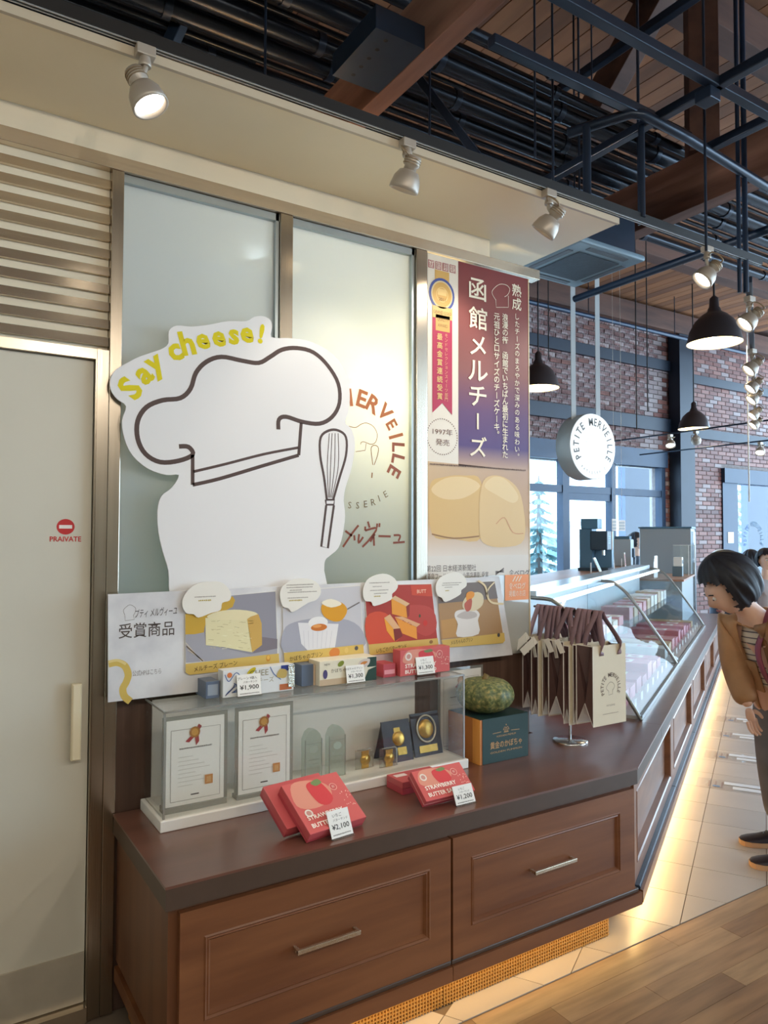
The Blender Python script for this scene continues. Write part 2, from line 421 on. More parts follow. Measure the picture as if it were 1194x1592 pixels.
# kitchen lamps
def kitchen_lamp(c, R, label, col, power, em):
    t = thing('kitchen_pendant', label, 'lamp', c, group='lamps behind the frosted panes')
    MB().lathe([(R, 0), (R*.96, R*.25), (R*.5, R*.7), (R*.12, R*.85)], c, 24).build('shade', mat('kitchen_shade_%d' % int(R*100), em, .5, emit=em, estr=5), t)
    MB().tube([(c[0], c[1], c[2]+R*.8), (c[0], c[1], 2.83)], .006, 6).build('cord', WHITE, t)
    L_ = bpy.data.lights.new('kitchen_light', 'POINT'); L_.energy = power; L_.color = col; L_.shadow_soft_size = .12; o = bpy.data.objects.new('kitchen_light', L_); o.location = (c[0], c[1], c[2]-.05); link(o); o.parent = t; o.matrix_parent_inverse = t.matrix_basis.inverted()
kitchen_lamp(tuple(atY(398, 378, 3.3)), .17, 'added orange lamp behind the left frosted pane, standing in for a reflection', (.94, .97, 1.0), 80, (255, 190, 120))  # lamp added for an orange reflection on the pane; cool light brightens it
kitchen_lamp((1.62, 2.74, 2.16), .06, 'warm pendant lamp glowing behind the second frosted pane', (1, .82, .46), 24, (255, 214, 120))
# steel frame
fm = thing('partition_frame', 'brushed stainless steel frame of the glazed partition with header and uprights', 'frame', (1.2, WY, 0))
MB().box(-0.46, 2.418, WY-.004, WY+.05, 2.696, 2.741).build('header', STEELH, fm, bevel=.002)
for a, b, z0 in ((.515, .553, 0), (1.111, 1.161, .98), (1.722, 1.777, .98)):
    MB().box(a, b, WY, WY+.06, z0, 2.696).build('upright', STEEL, fm, bevel=.002)
ALU = mat('aluminium_bead', (176, 186, 190), 0.35, 0.9)
for a, b in ((1.096, 1.109), (1.706, 1.720)): MB().box(a, b, WY+.012, WY+.04, .98, 2.694).build('glazing_bead', ALU, fm)
for a, b in ((.553, 1.111), (1.161, 1.722)):
    MB().box(a, b, WY+.012, WY+.04, 2.668, 2.694).build('glazing_bead', ALU, fm)
for k, (a, b) in enumerate(((.554, 1.096), (1.162, 1.706))):
    MB().box(a, b, WY+.030, WY+.036, .99, 2.69).build('window_%d' % (k+1), FROST, kind='structure')
# louvre above the door
lv = thing('louvre_panel', 'row of horizontal stainless steel louvre slats above the cream door', 'louvre', (.0, WY, 2.09))
MB().box(-.46, .514, WY+.030, WY+.06, 2.10, 2.696).build('backing_board', CREAM, lv)
for k in range(10):
    z = 2.634-.0576*k
    P = [(-.46, WY+.012, z), (.514, WY+.012, z), (.514, WY+.030, z), (-.46, WY+.030, z), (-.46, WY+.018, z+.030), (.514, WY+.018, z+.030), (.514, WY+.030, z+.030), (-.46, WY+.030, z+.030)]
    MB().hexa(P).build('slat', STEELH, lv)
# door
dr = thing('door_1', 'cream sliding door with steel kick plate and ivory pull handle', None, (0, WY, 0), kind='structure')
MB().box(-.45, .472, WY+.028, WY+.06, .05, 2.066).build('leaf', mat('door_paint', (212, 206, 190), 0.5, var=0.05, scale=2), dr)
MB().box(-.45, .470, WY+.022, WY+.028, .052, .204).build('kick_plate', mat('kick_steel', (200, 190, 172), 0.42, 0.35, var=.2, scale=5), dr)
h = MB(); h.bbox(wallF(WY+.012), .418, .446, .808, 1.043, 0, .022, .004); h.box(.424, .440, WY+.010, WY+.028, .812, .83); h.box(.424, .440, WY+.010, WY+.028, 1.02, 1.038)
h.build('pull_handle', IVORY, dr)
j = MB(); j.box(.474, .514, WY+.004, WY+.06, 0, 2.10); j.build('door_jamb', STEEL, dr)
MB().box(.478, .489, WY-.001, WY+.004, 0, 2.10).build('door_jamb_lip', STEEL, dr)
MB().box(-.46, .474, WY+.004, WY+.06, 2.068, 2.10).build('door_head', STEELH, dr)
MB().box(-.46, .474, WY-.01, WY+.06, 0.003, .048).build('door_sill', STEELH, dr)
ik = Ink(wallF(WY+.028)); Cd = Crop(ik.fr, 0, 0, 1.0)
c = Cd((102, 819))[0]; RED = (196, 52, 52)
ik.disc(c, .0265, .0245, RED, 1); ik.rect(c[0]-.019, c[0]+.019, c[1]-.0055, c[1]+.0055, (238, 226, 220), 2)
c = Cd((102, 838))[0]; ik.text('PRAIVATE', c, .022, RED, bold=.02, fit=.092)
ik.build('no_entry_print', dr)

# ------------------------------------------------------------------ roof
rf = MB().box(-2.5, 15, -7, 7.4, 5.03, 5.10).build('ceiling', TIMBERX, kind='structure')
x = 0.0; k = 0
while x < 12:
    MB().box(x+.004, x+.156, -0.5, 7.2, 5.0, 5.03).build('board', PLANKS[(k*7+k//3) % 4], rf); x += .16; k += 1
def beam(name, m, label, p0, p1, w, h, cat='beam', up=(0, 0, 1), group=None):
    return MB().bar(p0, p1, w, h, up).build(name, m, label=label, cat=cat, group=group, bevel=.004)
beam('timber_tie_beam', TIMBER, 'rough timber tie beam crossing the ceiling nearest the soffit', (1.635, -2, 3.475), (1.635, 7.15, 3.475), .085, .25)
beam('timber_tie_beam', TIMBER, 'rough timber tie beam farther back above the air conditioner', (3.68, -2, 3.50), (3.68, 7.15, 3.50), .11, .30)
beam('timber_purlin', TIMBERX, 'long dark timber purlin running under the roof boards', (-1, 2.75, 4.86), (13, 2.75, 4.86), .18, .26)
beam('timber_purlin', TIMBERX, 'timber purlin under the roof boards nearest the brick wall', (-1, 5.4, 4.86), (13, 5.4, 4.86), .18, .26)
beam('timber_post', TIMBERX, 'reddish timber king post standing on the far tie beam', (3.68, 2.45, 3.65), (3.68, 2.45, 5.0), .14, .16)
beam('timber_strut', TIMBERX, 'slanting timber strut beside the king post', (3.70, 3.9, 3.68), (3.70, 2.60, 4.9), .12, .2)
beam('timber_wall_plate', TIMBERX, 'broad timber wall plate along the top of the brick wall', (4, 7.06, 4.80), (14.5, 7.06, 4.80), .2, .30)

# ------------------------------------------------------------------ brick wall at the back
BY = 7.2
wb = MB()
def back(x, y): return atY(x, y, BY)
WX0, WX1 = 6.3, back(1030, 760).x         # window opening
DX0, DX1 = back(1122, 760).x, 13.4        # glazed door opening
WZ1 = 2.58; DZ1 = 2.66
for a, b, z0, z1 in ((-2.5, WX0, 0, 5.0), (WX0, WX1, WZ1, 5.0), (WX1, DX0, 0, 5.0), (DX0, DX1, DZ1, 5.0), (DX1, 15, 0, 5.0)):
    wb.box(a, b, BY+.02, BY+.24, z0, z1)
wbk = wb.build('wall_back', MORTAR, kind='structure')
spots = []
zc = 0.0; r = 0
while zc < 4.66:
    x = 3.12 + (0.11 if r % 2 else 0)
    while x < 13.2:
        a, b = x+.005, x+.215; ok = True
        for (h0, h1, z1) in ((WX0, WX1, WZ1), (DX0, DX1, DZ1)):
            if zc < z1 and b > h0 and a < h1:
                if a < h0-.04: b = h0
                elif b > h1+.04: a = h1
                else: ok = False
        q = pix(((a+b)/2, BY, zc+.03))
        if ok and b-a > .05 and q and 380 < q[0] < 1400 and q[1] < 960: spots.append((a, b, zc))
        x += .22
    zc += .07; r += 1
spots.sort(key=lambda s: (0 if (s[1]-s[0]) > .2 and s[0] > 6.85 and (s[2] > 2.75 or s[0] > 10.3) else 1, s[0]-s[2]*.3))
bm = {}
def brick_col(x, z):
    t = random.random()
    if x < 9.7 and 2.6 < z: return random.choice([2, 4, 4, 4, 2, 0, 2, 5, 4, 2, 3])
    return random.choice([0, 1, 3, 5, 0, 3, 2])
BF = wallF(BY+.02)
for a, b, z in spots[:300]:
    w = round(b-a, 3); kcol = brick_col(a, z); key = (w, kcol)
    if key not in bm:
        o = MB().bbox(Fr((0, 0, 0), (1, 0, 0), (0, 0, 1)), 0, w, 0, .06, 0, .018, .004).build('brick', BRICKS[kcol], wbk); bm[key] = o.data
    else:
        o = bpy.data.objects.new('brick', bm[key]); link(o, wbk)
    o.location = (a, BY+.02+random.uniform(-.004, .002), z+.005)
rest = MB(); pal = [(112, 70, 64), (106, 66, 60), (136, 120, 120), (130, 88, 80), (152, 138, 138), (90, 58, 56)]
for a, b, z in spots[300:]:
    rest.col = lin(pal[brick_col(a, z)]); rest.bbox(BF, a, b, z+.005, z+.065, random.uniform(-.002, .002), .018, .004)
if rest.v: rest.build('bricks', PRINT, wbk, kind='stuff')
# steel on the brick wall
beam('steel_column', NAVYST, 'tall dark blue steel column standing against the brick wall', (10.02, BY-.12, 0), (10.02, BY-.12, 4.7), .36, .2, 'column', up=(0, 1, 0))
beam('steel_band', NAVYST, 'upper dark steel band across the brick wall', (5, BY-.03, 4.17), (9.84, BY-.03, 4.17), .06, .16)
beam('steel_band', NAVYST, 'middle dark steel band across the brick wall left of the column', (5, BY-.03, 3.24), (9.84, BY-.03, 3.24), .06, .2)
beam('steel_band', NAVYST, 'dark steel band right of the column above the glazed door', (10.2, BY-.03, 3.18), (14, BY-.03, 3.18), .06, .16)
beam('steel_band', NAVYST, 'upper dark steel band right of the column', (10.2, BY-.03, 4.05), (14, BY-.03, 4.05), .06, .14)
# window 3 (shop window) and door 2
wn = thing('window_3', 'tall blue-framed shop window with a glazed door in the middle', None, (8, BY, 0), kind='structure')
vx = [WX0, back(879, 800).x, back(953, 800).x, WX1]
MB().box(WX0, WX1+.06, BY-.06, BY+.10, WZ1, WZ1+.26).build('head_beam', FRAMEB, wn)
MB().box(WX0, WX1, BY-.01, BY+.09, 2.13, 2.23).build('transom', FRAMEB, wn)
for k, x in enumerate(vx): MB().box(x-.045-(.02 if k == 1 else 0), x+.045+(.02 if k == 1 else 0), BY-.02, BY+.10, 0, WZ1).build('mullion', FRAMEB, wn)
MB().box(vx[1]+.065, vx[2]-.045, BY, BY+.08, 2.03, 2.13).build('door_rail', FRAMEB, wn)
for a, b in zip(vx[:-1], vx[1:]):
    MB().box(a, b, BY+.04, BY+.048, .1, 2.13).build('pane', WINGL, wn); MB().box(a, b, BY+.04, BY+.048, 2.23, WZ1).build('pane', WINGL, wn)
    MB().box(a, b, BY-.01, BY+.09, 0, .1).build('bottom_rail', FRAMEB, wn)
d2 = thing('door_2', 'glazed blue-framed door in the brick wall at the far right', None, (12, BY, 0), kind='structure')
MB().box(DX0, DX1, BY-.06, BY+.1, 2.42, DZ1).build('door_head', FRAMEB, d2)
MB().box(DX0, DX0+.42, BY-.02, BY+.1, 0, 2.42).build('door_stile', FRAMEB, d2)
MB().box(DX1-.2, DX1, BY-.02, BY+.1, 0, 2.42).build('door_stile', FRAMEB, d2)
MB().box(DX0+.42, DX1-.2, BY+.04, BY+.048, .1, 2.42).build('pane', WINGL, d2)
MB().box(DX0+.42, DX1-.2, BY-.01, BY+.09, 0, .1).build('bottom_rail', FRAMEB, d2)
ik = Ink(wallF(BY+.036)); Cd = Crop(ik.fr, 0, 0, 1.0); c = Cd((1172, 838))[0]
ik.arc('PETITE MERVEILLE', c, .26, math.radians(200), math.radians(-20), .12, (70, 100, 120)); ik.build('door_lettering', d2)
MB().fbox(wallF(BY-.022), DX0+.12, DX0+.28, 1.42, 1.60, 0, .004).build('door_notice', WHITE, d2)
# outside
MB().box(-5, 40, BY+.24, 45, -.12, -.06).build('floor_outside', mat('pavement', (206, 206, 204), 0.8, var=.1, scale=2), kind='structure')
BLUEW = mat('blue_render', (26, 64, 112), 0.9, var=.08, scale=2, spec=0.0)
MB().box(back(984, 760).x*1.11, 11.6, 8.15, 8.3, -.06, 3.2).build('outdoor_screen_wall', BLUEW, label='light blue outdoor screen wall seen through the shop window', cat='wall')
p = atY(1163, 780, 8.15).x
MB().box(p, 16, 8.16, 8.3, -.06, 3.4).build('outdoor_screen_wall', BLUEW, label='light blue outdoor screen wall seen through the far door', cat='wall')
# ------------------------------------------------------------------ counter
def ring(mb, fr, o, i, wo, wi):
    """sloping rectangular ring from rect o at depth wo to rect i at depth wi"""
    a = [fr.p(o[0], o[2], wo), fr.p(o[1], o[2], wo), fr.p(o[1], o[3], wo), fr.p(o[0], o[3], wo)]
    b = [fr.p(i[0], i[2], wi), fr.p(i[1], i[2], wi), fr.p(i[1], i[3], wi), fr.p(i[0], i[3], wi)]
    mb.add(a+b, [(k, (k+1) % 4, 4+(k+1) % 4, 4+k) for k in range(4)])
def ins(r, d): return (r[0]+d, r[1]-d, r[2]+d, r[3]-d)
def panel_front(parent, fr, outer, inner, th=.02, deep=.010, wood=None, handle=None, pname='drawer_front'):
    wood = wood or WOOD
    f = MB(); ring(f, fr, outer, outer, 0, th); ring(f, fr, outer, inner, th, th)
    o = f.build(pname, wood, parent)
    m = MB(); ring(m, fr, inner, ins(inner, .004), th, th+.003); ring(m, fr, ins(inner, .004), ins(inner, .009), th+.003, th-.002)
    ring(m, fr, ins(inner, .009), ins(inner, .013), th-.002, th-.001); ring(m, fr, ins(inner, .013), ins(inner, .02), th-.001, th-deep)
    m.build('moulding', wood, o)
    r = ins(inner, .02); MB().fbox(fr, r[0], r[1], r[2], r[3], 0, th-deep).build('recessed_panel', wood, o)
    if handle:
        u0, u1, v = handle; d = th-deep
        h = MB(); h.fbox(fr, u0, u0+.009, v-.005, v+.005, d, d+.03); h.fbox(fr, u1-.009, u1, v-.005, v+.005, d, d+.03); h.fbox(fr, u0, u1, v-.006, v+.006, d+.024, d+.033)
        h.build('bar_handle', STEELH, o, bevel=.001)
    return o
FY = 1.892
cf = wallF(FY)
D = [('cherry wood drawer cabinet at the left end below the certificates', .560, 1.4525, (.585, 1.449, .168, .545), (.648, 1.368, .256, .472), (.905, 1.105, .362)),
     ('cherry wood drawer cabinet at the right corner below the pumpkin box', 1.4545, 2.335, (1.458, 2.330, .168, .545), (1.531, 2.250, .252, .472), (1.795, 1.995, .362))]
for lab, x0, x1, o, i, hd in D:
    t = thing('drawer_cabinet', lab, 'cabinet', ((x0+x1)/2, 2.15, 0), group='drawer cabinets under the worktop')
    b = MB(); b.box(x0, x1, FY, 2.445, .165, .5595); b.build('body', WOODV, t)
    panel_front(t, cf, o, i, handle=hd)
    pb = MB(); pb.box(x0-.006 if x0 < 1 else x0, x1+(.03 if x1 > 2 else 0), FY-.026, 2.44, .104, .150); pb.build('plinth', WOOD, t)
    mm = MB(); mm.box(x0-.006 if x0 < 1 else x0, x1+(.02 if x1 > 2 else 0), FY-.018, FY+.01, .150, .166); mm.build('plinth_bead', EDGE, t, bevel=.004)
    tk = MB(); tk.box(x0+.03 if x0 < 1 else x0, min(x1, 2.24), 1.922, 2.40, 0.001, .104); tk.build('toe_kick', mat('toe_kick_wood', (150, 104, 60), 0.6), t)
    gr = MB(); xe = min(x1, 2.235); xs = x0+.03 if x0 < 1 else x0
    z = .006
    while z < .10: gr.box(xs, xe, 1.9165, 1.9215, z, z+.004); z += .0115
    x = xs
    while x < xe: gr.box(x, x+.004, 1.9155, 1.920, .002, .103); x += .0115
    gr.build('grille', mat('brass_grille', (196, 150, 84), 0.4, 0.5), t)
# left end skirting of the first cabinet is part of its body
# worktops
wt = MB(); P2 = lambda a, b: (lambda q: (q.x, q.y))(RUN.p(a, 0, b))
poly = [(.545, 2.447), (.545, 1.867), (2.348, 1.867), P2(.722, .008), P2(.722, -.78), (2.362, 2.92), (2.362, 2.447)]
o = MB().prism(GND, poly, .615, .622).build('worktop', WOODTOP, label='dark wood worktop with angled corner carrying the acrylic case and pumpkin', cat='worktop')
MB().prism(GND, [(.547, 2.446), (.547, 1.869), (2.346, 1.869), P2(.72, .006), P2(.72, -.77), (2.364, 2.90), (2.364, 2.446)], .560, .615).build('edge_band', EDGE, o)
for a0, a1, lab in ((.724, 2.452, 'worktop length under the nearer glass display case'), (2.454, 6.40, 'long worktop under the farther glass display case')):
    o = MB().prism(GND, [P2(a0, .008), P2(a1, .008), P2(a1, -.78), P2(a0, -.78)], .615, .622).build('worktop', WOODTOP, label=lab, cat='worktop')
    MB().prism(GND, [P2(a0, .006), P2(a1, .006), P2(a1, -.77), P2(a0, -.77)], .560, .615).build('edge_band', EDGE, o)
# the run of cabinets below the display cases
RW = mat('cherry_wood_run', (142, 96, 68), 0.34, var=0.25, scale=14, rgb2=(120, 78, 54), stretch=(0.25, 0.25, 1.2))
names = ['corner', 'second', 'third', 'fourth', 'last']
us = [0.02, 1.295, 2.535, 3.775, 5.015, 6.38]
rf_ = Fr(C0, RU, (0, 0, 1)).off(-.045)
for k in range(5):
    u0, u1 = us[k]+.001, us[k+1]-.001
    c = RUN.p((u0+u1)/2, 0, -.3)
    lab = {0: 'panelled cabinet beside the corner, facing the aisle below the paper bags', 4: 'farthest panelled cabinet at the end of the display run'}.get(k, '%s panelled cabinet from the corner under the display cases' % names[k])
    t = thing('panelled_cabinet', lab, 'cabinet', (c.x, c.y, 0), group='panelled cabinets of the display run')
    b = MB()
    q = [P2(u0, -.045), P2(u1, -.045), P2(u1, -.75), P2(u0 if k else .42, -.75)]
    MB().prism(GND, q, .165, .5595).build('body', RW, t)
    panel_front(t, rf_, (u0, u1, .166, .558), (u0+.10 if k else u0+.06, u1-.055, .225, .505), th=.032, deep=.026, wood=RW, pname='panel_front')
    MB().prism(GND, [P2(u0, .018), P2(u1, .018), P2(u1, -.70), P2(u0 if k else .42, -.70)], .104, .150).build('plinth', RW, t)
    MB().prism(GND, [P2(u0, .008), P2(u1, .008), P2(u1, -.05), P2(u0, -.05)], .150, .165).build('plinth_bead', DARKST, t, bevel=.004)
    MB().prism(GND, [P2(u0+.12 if k == 0 else u0, -.075), P2(u1, -.075), P2(u1, -.65), P2(u0+.5 if k == 0 else u0, -.65)], 0.001, .104).build('toe_kick', MATS['toe_kick_wood'], t)
# warm LED strip under the plinth
st = thing('led_strip', 'warm led strip glowing under the plinth along the aisle', 'light strip', tuple(RUN.p(3.2, .1, -.03)))
MB().prism(GND, [P2(.06, -.02), P2(6.35, -.02), P2(6.35, -.035), P2(.06, -.035)], .098, .104).build('diffuser', mat('led_diffuser', (255, 220, 150), 0.5, emit=(255, 196, 96), estr=2.5), st)
ld = bpy.data.lights.new('led_light', 'AREA'); ld.shape = 'RECTANGLE'; ld.size = 6.3; ld.size_y = .03; ld.energy = 20; ld.color = (1.0, .68, .28)
lo = bpy.data.objects.new('led_light', ld); c = RUN.p(3.2, .0975, -.03)
lo.matrix_world = Matrix.Translation(c) @ Matrix.Rotation(RUN_A, 4, 'Z') @ Matrix.Rotation(math.radians(-40), 4, 'X'); link(lo); lo.parent = st; lo.matrix_parent_inverse = st.matrix_basis.inverted()
st2 = thing('led_strip', 'warm led strip glowing under the plinth of the drawer cabinets', 'light strip', (1.5, 1.89, .1))
MB().box(.65, 2.30, 1.885, 1.90, .0985, .1035).build('diffuser', MATS['led_diffuser'], st2)
ld = bpy.data.lights.new('led_light', 'AREA'); ld.shape = 'RECTANGLE'; ld.size = 1.6; ld.size_y = .03; ld.energy = .8; ld.color = (1.0, .66, .25)
lo = bpy.data.objects.new('led_light', ld); lo.location = (1.5, 1.885, .096); link(lo); lo.parent = st2; lo.matrix_parent_inverse = st2.matrix_basis.inverted()

# ------------------------------------------------------------------ glass display cases (two units)
prof = [(.090, .625), (.155, .73), (.218, .822), (.285, .918), (.343, 1.003), (.428, 1.111), (.503, 1.172), (.56, 1.188), (.70, 1.190)]
profs = smooth(prof, 3)
CASEFR = mat('case_frame_steel', (150, 152, 150), 0.3, 0.9)
ITEMC = [(214, 120, 130), (236, 226, 206), (222, 150, 150), (190, 90, 96), (240, 234, 224), (206, 170, 120)]
CK = [mat('product_%d' % i, c, 0.45, var=.15, scale=30) for i, c in enumerate(ITEMC)]
def RP(u, b, z): return RUN.p(u, z, -b)
def case_unit(u0, u1, label):
    c = RP((u0+u1)/2, .4, .622); t = thing('display_case', label, 'display case', tuple(c), group='glass display cases')
    g = MB(); n = len(profs)
    V = [RP(u0, b, z) for b, z in profs]+[RP(u1, b, z) for b, z in profs]
    g.add(V, [(i, n+i, n+i+1, i+1) for i in range(n-1)], True); g.build('curved_glass', CASEGL, t)
    for u in (u0, u1):
        s = MB(); P = [RP(u, b, z) for b, z in profs]+[RP(u, .70, .625)]
        s.add(P, [tuple(range(len(P)))]); s.build('end_glass', CASEGL, t)
        f = MB(); f.tube([RP(u, b, z) for b, z in profs], .010, 6); f.build('edge_strip', CASEFR, t)
    b = MB(); b.bar(RP(u0, .092, .634), RP(u1, .092, .634), .016, .022); b.build('bottom_rail', CASEFR, t)
    b = MB(); b.prism(GND, [P2(u0, -.70), P2(u1, -.70), P2(u1, -.745), P2(u0, -.745)], .623, 1.19); b.build('back_panel', mat('case_back', (206, 214, 218), .3), t)
    b = MB(); b.prism(GND, [P2(u0, -.60), P2(u1, -.60), P2(u1, -.748), P2(u0, -.748)], 1.190, 1.225); b.build('top_plate', mat('case_top', (196, 208, 216), .25, .4), t)
    b = MB(); b.prism(GND, [P2(u0+.01, -.11), P2(u1-.01, -.11), P2(u1-.01, -.70), P2(u0+.01, -.70)], .6225, .640); b.build('deck', mat('case_deck', (190, 180, 176), .4), t)
    b = MB(); b.prism(GND, [P2(u0+.015, -.36), P2(u1-.015, -.36), P2(u1-.015, -.70), P2(u0+.015, -.70)], .895, .903); b.build('glass_shelf', CLEAR, t)
    l = MB(); l.prism(GND, [P2(u0+.05, -.50), P2(u1-.05, -.50), P2(u1-.05, -.54), P2(u0+.05, -.54)], 1.165, 1.180); l.build('lamp_tube', mat('case_lamp', (255, 255, 255), .5, emit=(235, 244, 255), estr=1.3), t)
    return t
case_unit(.757, 2.447, 'nearer curved glass display case with pink boxed sweets inside')
case_unit(2.461, 4.950, 'farther curved glass display case at the end of the run')
# goods inside
rd = random.Random(3); kk = 0
gl = ['first', 'second', 'third', 'fourth', 'fifth', 'sixth', 'seventh', 'eighth', 'ninth', 'tenth', 'eleventh', 'twelfth']
for (ua, ub, zz, ba, bb, nm) in ((.84, 2.36, .6405, .16, .62, 'deck of the nearer case'), (2.56, 4.86, .6405, .16, .62, 'deck of the farther case'), (.84, 2.36, .9035, .40, .66, 'shelf of the nearer case'), (2.56, 4.86, .9035, .40, .66, 'shelf of the farther case')):
    n = int((ub-ua)/.21); 
    for i in range(n):
        u = ua+(i+.5)*(ub-ua)/n; w = .082; ci = rd.choice([0, 0, 1, 2, 3, 4, 5]) if 'deck' in nm else rd.choice([1, 4, 5, 2])
        hh = rd.uniform(.05, .10)
        t = thing('sweet_box', 'boxed sweets on the %s, %s from the corner' % (nm, gl[i]), 'box', tuple(RP(u, (ba+bb)/2, zz)), group='boxed sweets in the display cases')
        P = [P2(u-w, -ba-.03), P2(u+w, -ba-.03), P2(u+w, -bb+.03), P2(u-w, -bb+.03)]
        MB().prism(GND, P, zz, zz+hh).build('carton', CK[ci], t)
        fr = Fr(RP(u, (ba+bb)/2-.06, zz+hh+.0005), RU, Vector((0, 0, 1)).cross(RU)); ik = Ink(fr)
        ik.rect(-.05, .05, -.04, .06, (244, 238, 230) if ci != 4 else (206, 120, 128)); ik.disc((0, .01), .03, .03, ITEMC[(ci+3) % 6], 2); ik.build('lid_print', t)
        if 'deck' in nm:
            tg = MB(); f2 = Fr(RP(u, ba-.015, zz), RU, (0, 0, 1)); tg.fbox(f2, -.03, .03, 0, .04, 0, .002); tg.build('price_card', WHITE, t)
# ------------------------------------------------------------------ acrylic case with awards
ZT = .6222                                 # top of the worktop
AC = thing('acrylic_showcase', 'long clear acrylic showcase with white base holding certificates and awards', 'showcase', (1.2, 2.33, ZT))
AX0, AX1, AY0, AY1, AZ1 = .640, 1.785, 2.222, 2.440, .975
b = MB(); b.box(AX0-.012, AX1+.012, AY0-.012, AY1, ZT, ZT+.034); b.build('white_base', WHITE, AC, bevel=.003)
g = MB()
for a in ((AX0, AX1, AY0, AY0+.004, ZT+.034, AZ1-.004), (AX0, AX0+.004, AY0+.004, AY1, ZT+.034, AZ1-.004), (AX1-.004, AX1, AY0+.004, AY1, ZT+.034, AZ1-.004), (AX0, AX1, AY0, AY1, AZ1-.004, AZ1)): g.box(*a)
g.build('clear_cover', CLEAR, AC)
EDGEM = glass_mat('acrylic_edge', (214, 216, 212), refl=.3, haze=.45, hazecol=(226, 226, 222), edge=.8)
e = MB()
for x in (AX0+.001, AX1-.001): e.box(x-.0028, x+.0028, AY0-.0015, AY0+.004, ZT+.034, AZ1)
e.box(AX0, AX1, AY0-.0015, AY0+.003, AZ1-.005, AZ1+.0012); e.box(AX0-.0012, AX0+.003, AY0, AY1, AZ1-.005, AZ1+.0012); e.box(AX1-.003, AX1+.0012, AY0, AY1, AZ1-.005, AZ1+.0012)
e.build('cover_edges', EDGEM, AC)
MB().box(.66, 1.70, 2.430, 2.436, ZT+.035, AZ1-.006).build('back_board', mat('grey_board', (230, 226, 220), .5), AC)
# certificates in acrylic stands
PAPER = (248, 246, 242); GREY = (130, 124, 120); GOLDC = (190, 140, 60)
def certificate(x0, x1, z0, z1, Y, lean, label, loc_label=None):
    fr = Fr((x0, Y, z0), (1, 0, 0), (0, math.sin(lean), math.cos(lean))); w = x1-x0; h = (z1-z0)/math.cos(lean)
    t = thing('framed_certificate', label, 'certificate', ((x0+x1)/2, Y, z0), group='award certificates')
    MB().fbox(fr, -.012, w+.012, -.004, h+.012, -.006, -.003).build('acrylic_holder', EDGEM, t)
    ft = MB(); ft.fbox(fr, -.012, w+.012, -.004, .0, -.003, .045) if lean else None
    sh = MB().fbox(fr, 0, w, 0, h, -.003, -.001).build('paper', mat('paper_white', PAPER, .7), t)
    ik = Ink(fr); r = (.014, w-.014, .014, h-.03)
    ik.line([(r[0], r[2]), (r[1], r[2]), (r[1], r[3]), (r[0], r[3])], .0014, (120, 108, 96), 2, closed=False); ik.line([(r[0], r[3]), (r[0], r[2])], .0014, (120, 108, 96), 2)
    c = (w*.48, h-.042); ik.disc(c, .017, .017, (176, 120, 60), 3); ik.disc(c, .011, .011, (214, 160, 80), 4)
    ik.poly([(c[0]-.012, c[1]-.01), (c[0]-.03, c[1]-.026), (c[0]-.018, c[1]-.03), (c[0], c[1]-.014)], (170, 60, 66), 2); ik.poly([(c[0]+.0, c[1]-.012), (c[0]+.004, c[1]-.042), (c[0]+.014, c[1]-.03), (c[0]+.012, c[1]-.01)], (170, 60, 66), 2)
    ik.poly([(c[0]+.006, c[1]+.012), (c[0]+.012, c[1]+.024), (c[0]+.022, c[1]+.016), (c[0]+.014, c[1]+.004)], (170, 70, 76), 2)
    soft_text(ik, w*.22, w*.78, h*.66, GREY, .006, 2, 1)
    for i in range(8): soft_text(ik, w*.2, w*(.45+.35*((i*37) % 7)/7), h*(.56-.048*i), (206, 200, 194), .0030, 2, i)
    ik.rect(w*.66, w*.8, h*.2, h*.31, (214, 150, 90), 3); ik.rect(w*.69, w*.77, h*.22, h*.29, (226, 176, 120), 4)
    ik.rect(w*.42, w*.56, h*.1, h*.115, (80, 74, 70), 2)
    ik.build('certificate_print', sh)
    return t
certificate(.658, .842, ZT+.052, .935, 2.262, 0, 'framed certificate at the left end of the acrylic showcase')
certificate(.893, 1.075, ZT+.046, .935, 2.268, 0, 'framed certificate beside the glass trophies in the acrylic showcase')
for k, x in enumerate((.750, .984)):
    ft = ALL_CH([o for o in COL.objects if o.name.startswith('framed_certificate')][k])
    MB().box(x-.10, x+.10, 2.255, 2.30, ZT+.0345, ZT+.046 if k else ZT+.052).build('holder_foot', EDGEM, [o for o in COL.objects if o.name.startswith('framed_certificate')][k])
certificate(1.835, 2.05, ZT+.004, .945, 2.436, 0, 'grey framed certificate standing behind the pumpkin box')
# glass trophies
GLT = glass_mat('trophy_glass', (238, 244, 240), refl=.16, haze=.16, hazecol=(226, 234, 228), edge=.7)
for k, (x, lab) in enumerate(((1.178, 'left rounded clear glass trophy next to the certificate'), (1.272, 'right rounded clear glass trophy beside the small gold medal stands'))):
    t = thing('glass_trophy', lab, 'trophy', (x, 2.31, ZT+.034), group='rounded glass trophies')
    fr = wallF(2.325); pts = [(x-.033, ZT+.0346), (x+.033, ZT+.0346), (x+.033, .79), (x+.026, .815), (x+.012, .83), (x-.006, .834), (x-.022, .824), (x-.033, .80)]
    MB().prism(fr, pts, 0, .03).build('glass_body', GLT, t)
    e = MB()
    for sx in (-.033, .030): e.box(x+sx, x+sx+.003, 2.293, 2.296, ZT+.036, .80)
    e.box(x-.033, x+.033, 2.293, 2.296, .785, .787); e.build('polished_edges', EDGEM, t)
    ik = Ink(wallF(2.2945)); ik.disc((x, .765), .016, .013, (176, 186, 176)); soft_text(ik, x-.02, x+.02, .73, (150, 158, 150), .004); soft_text(ik, x-.02, x+.02, .715, (150, 158, 150), .004, seed=4); ik.build('etching', t)
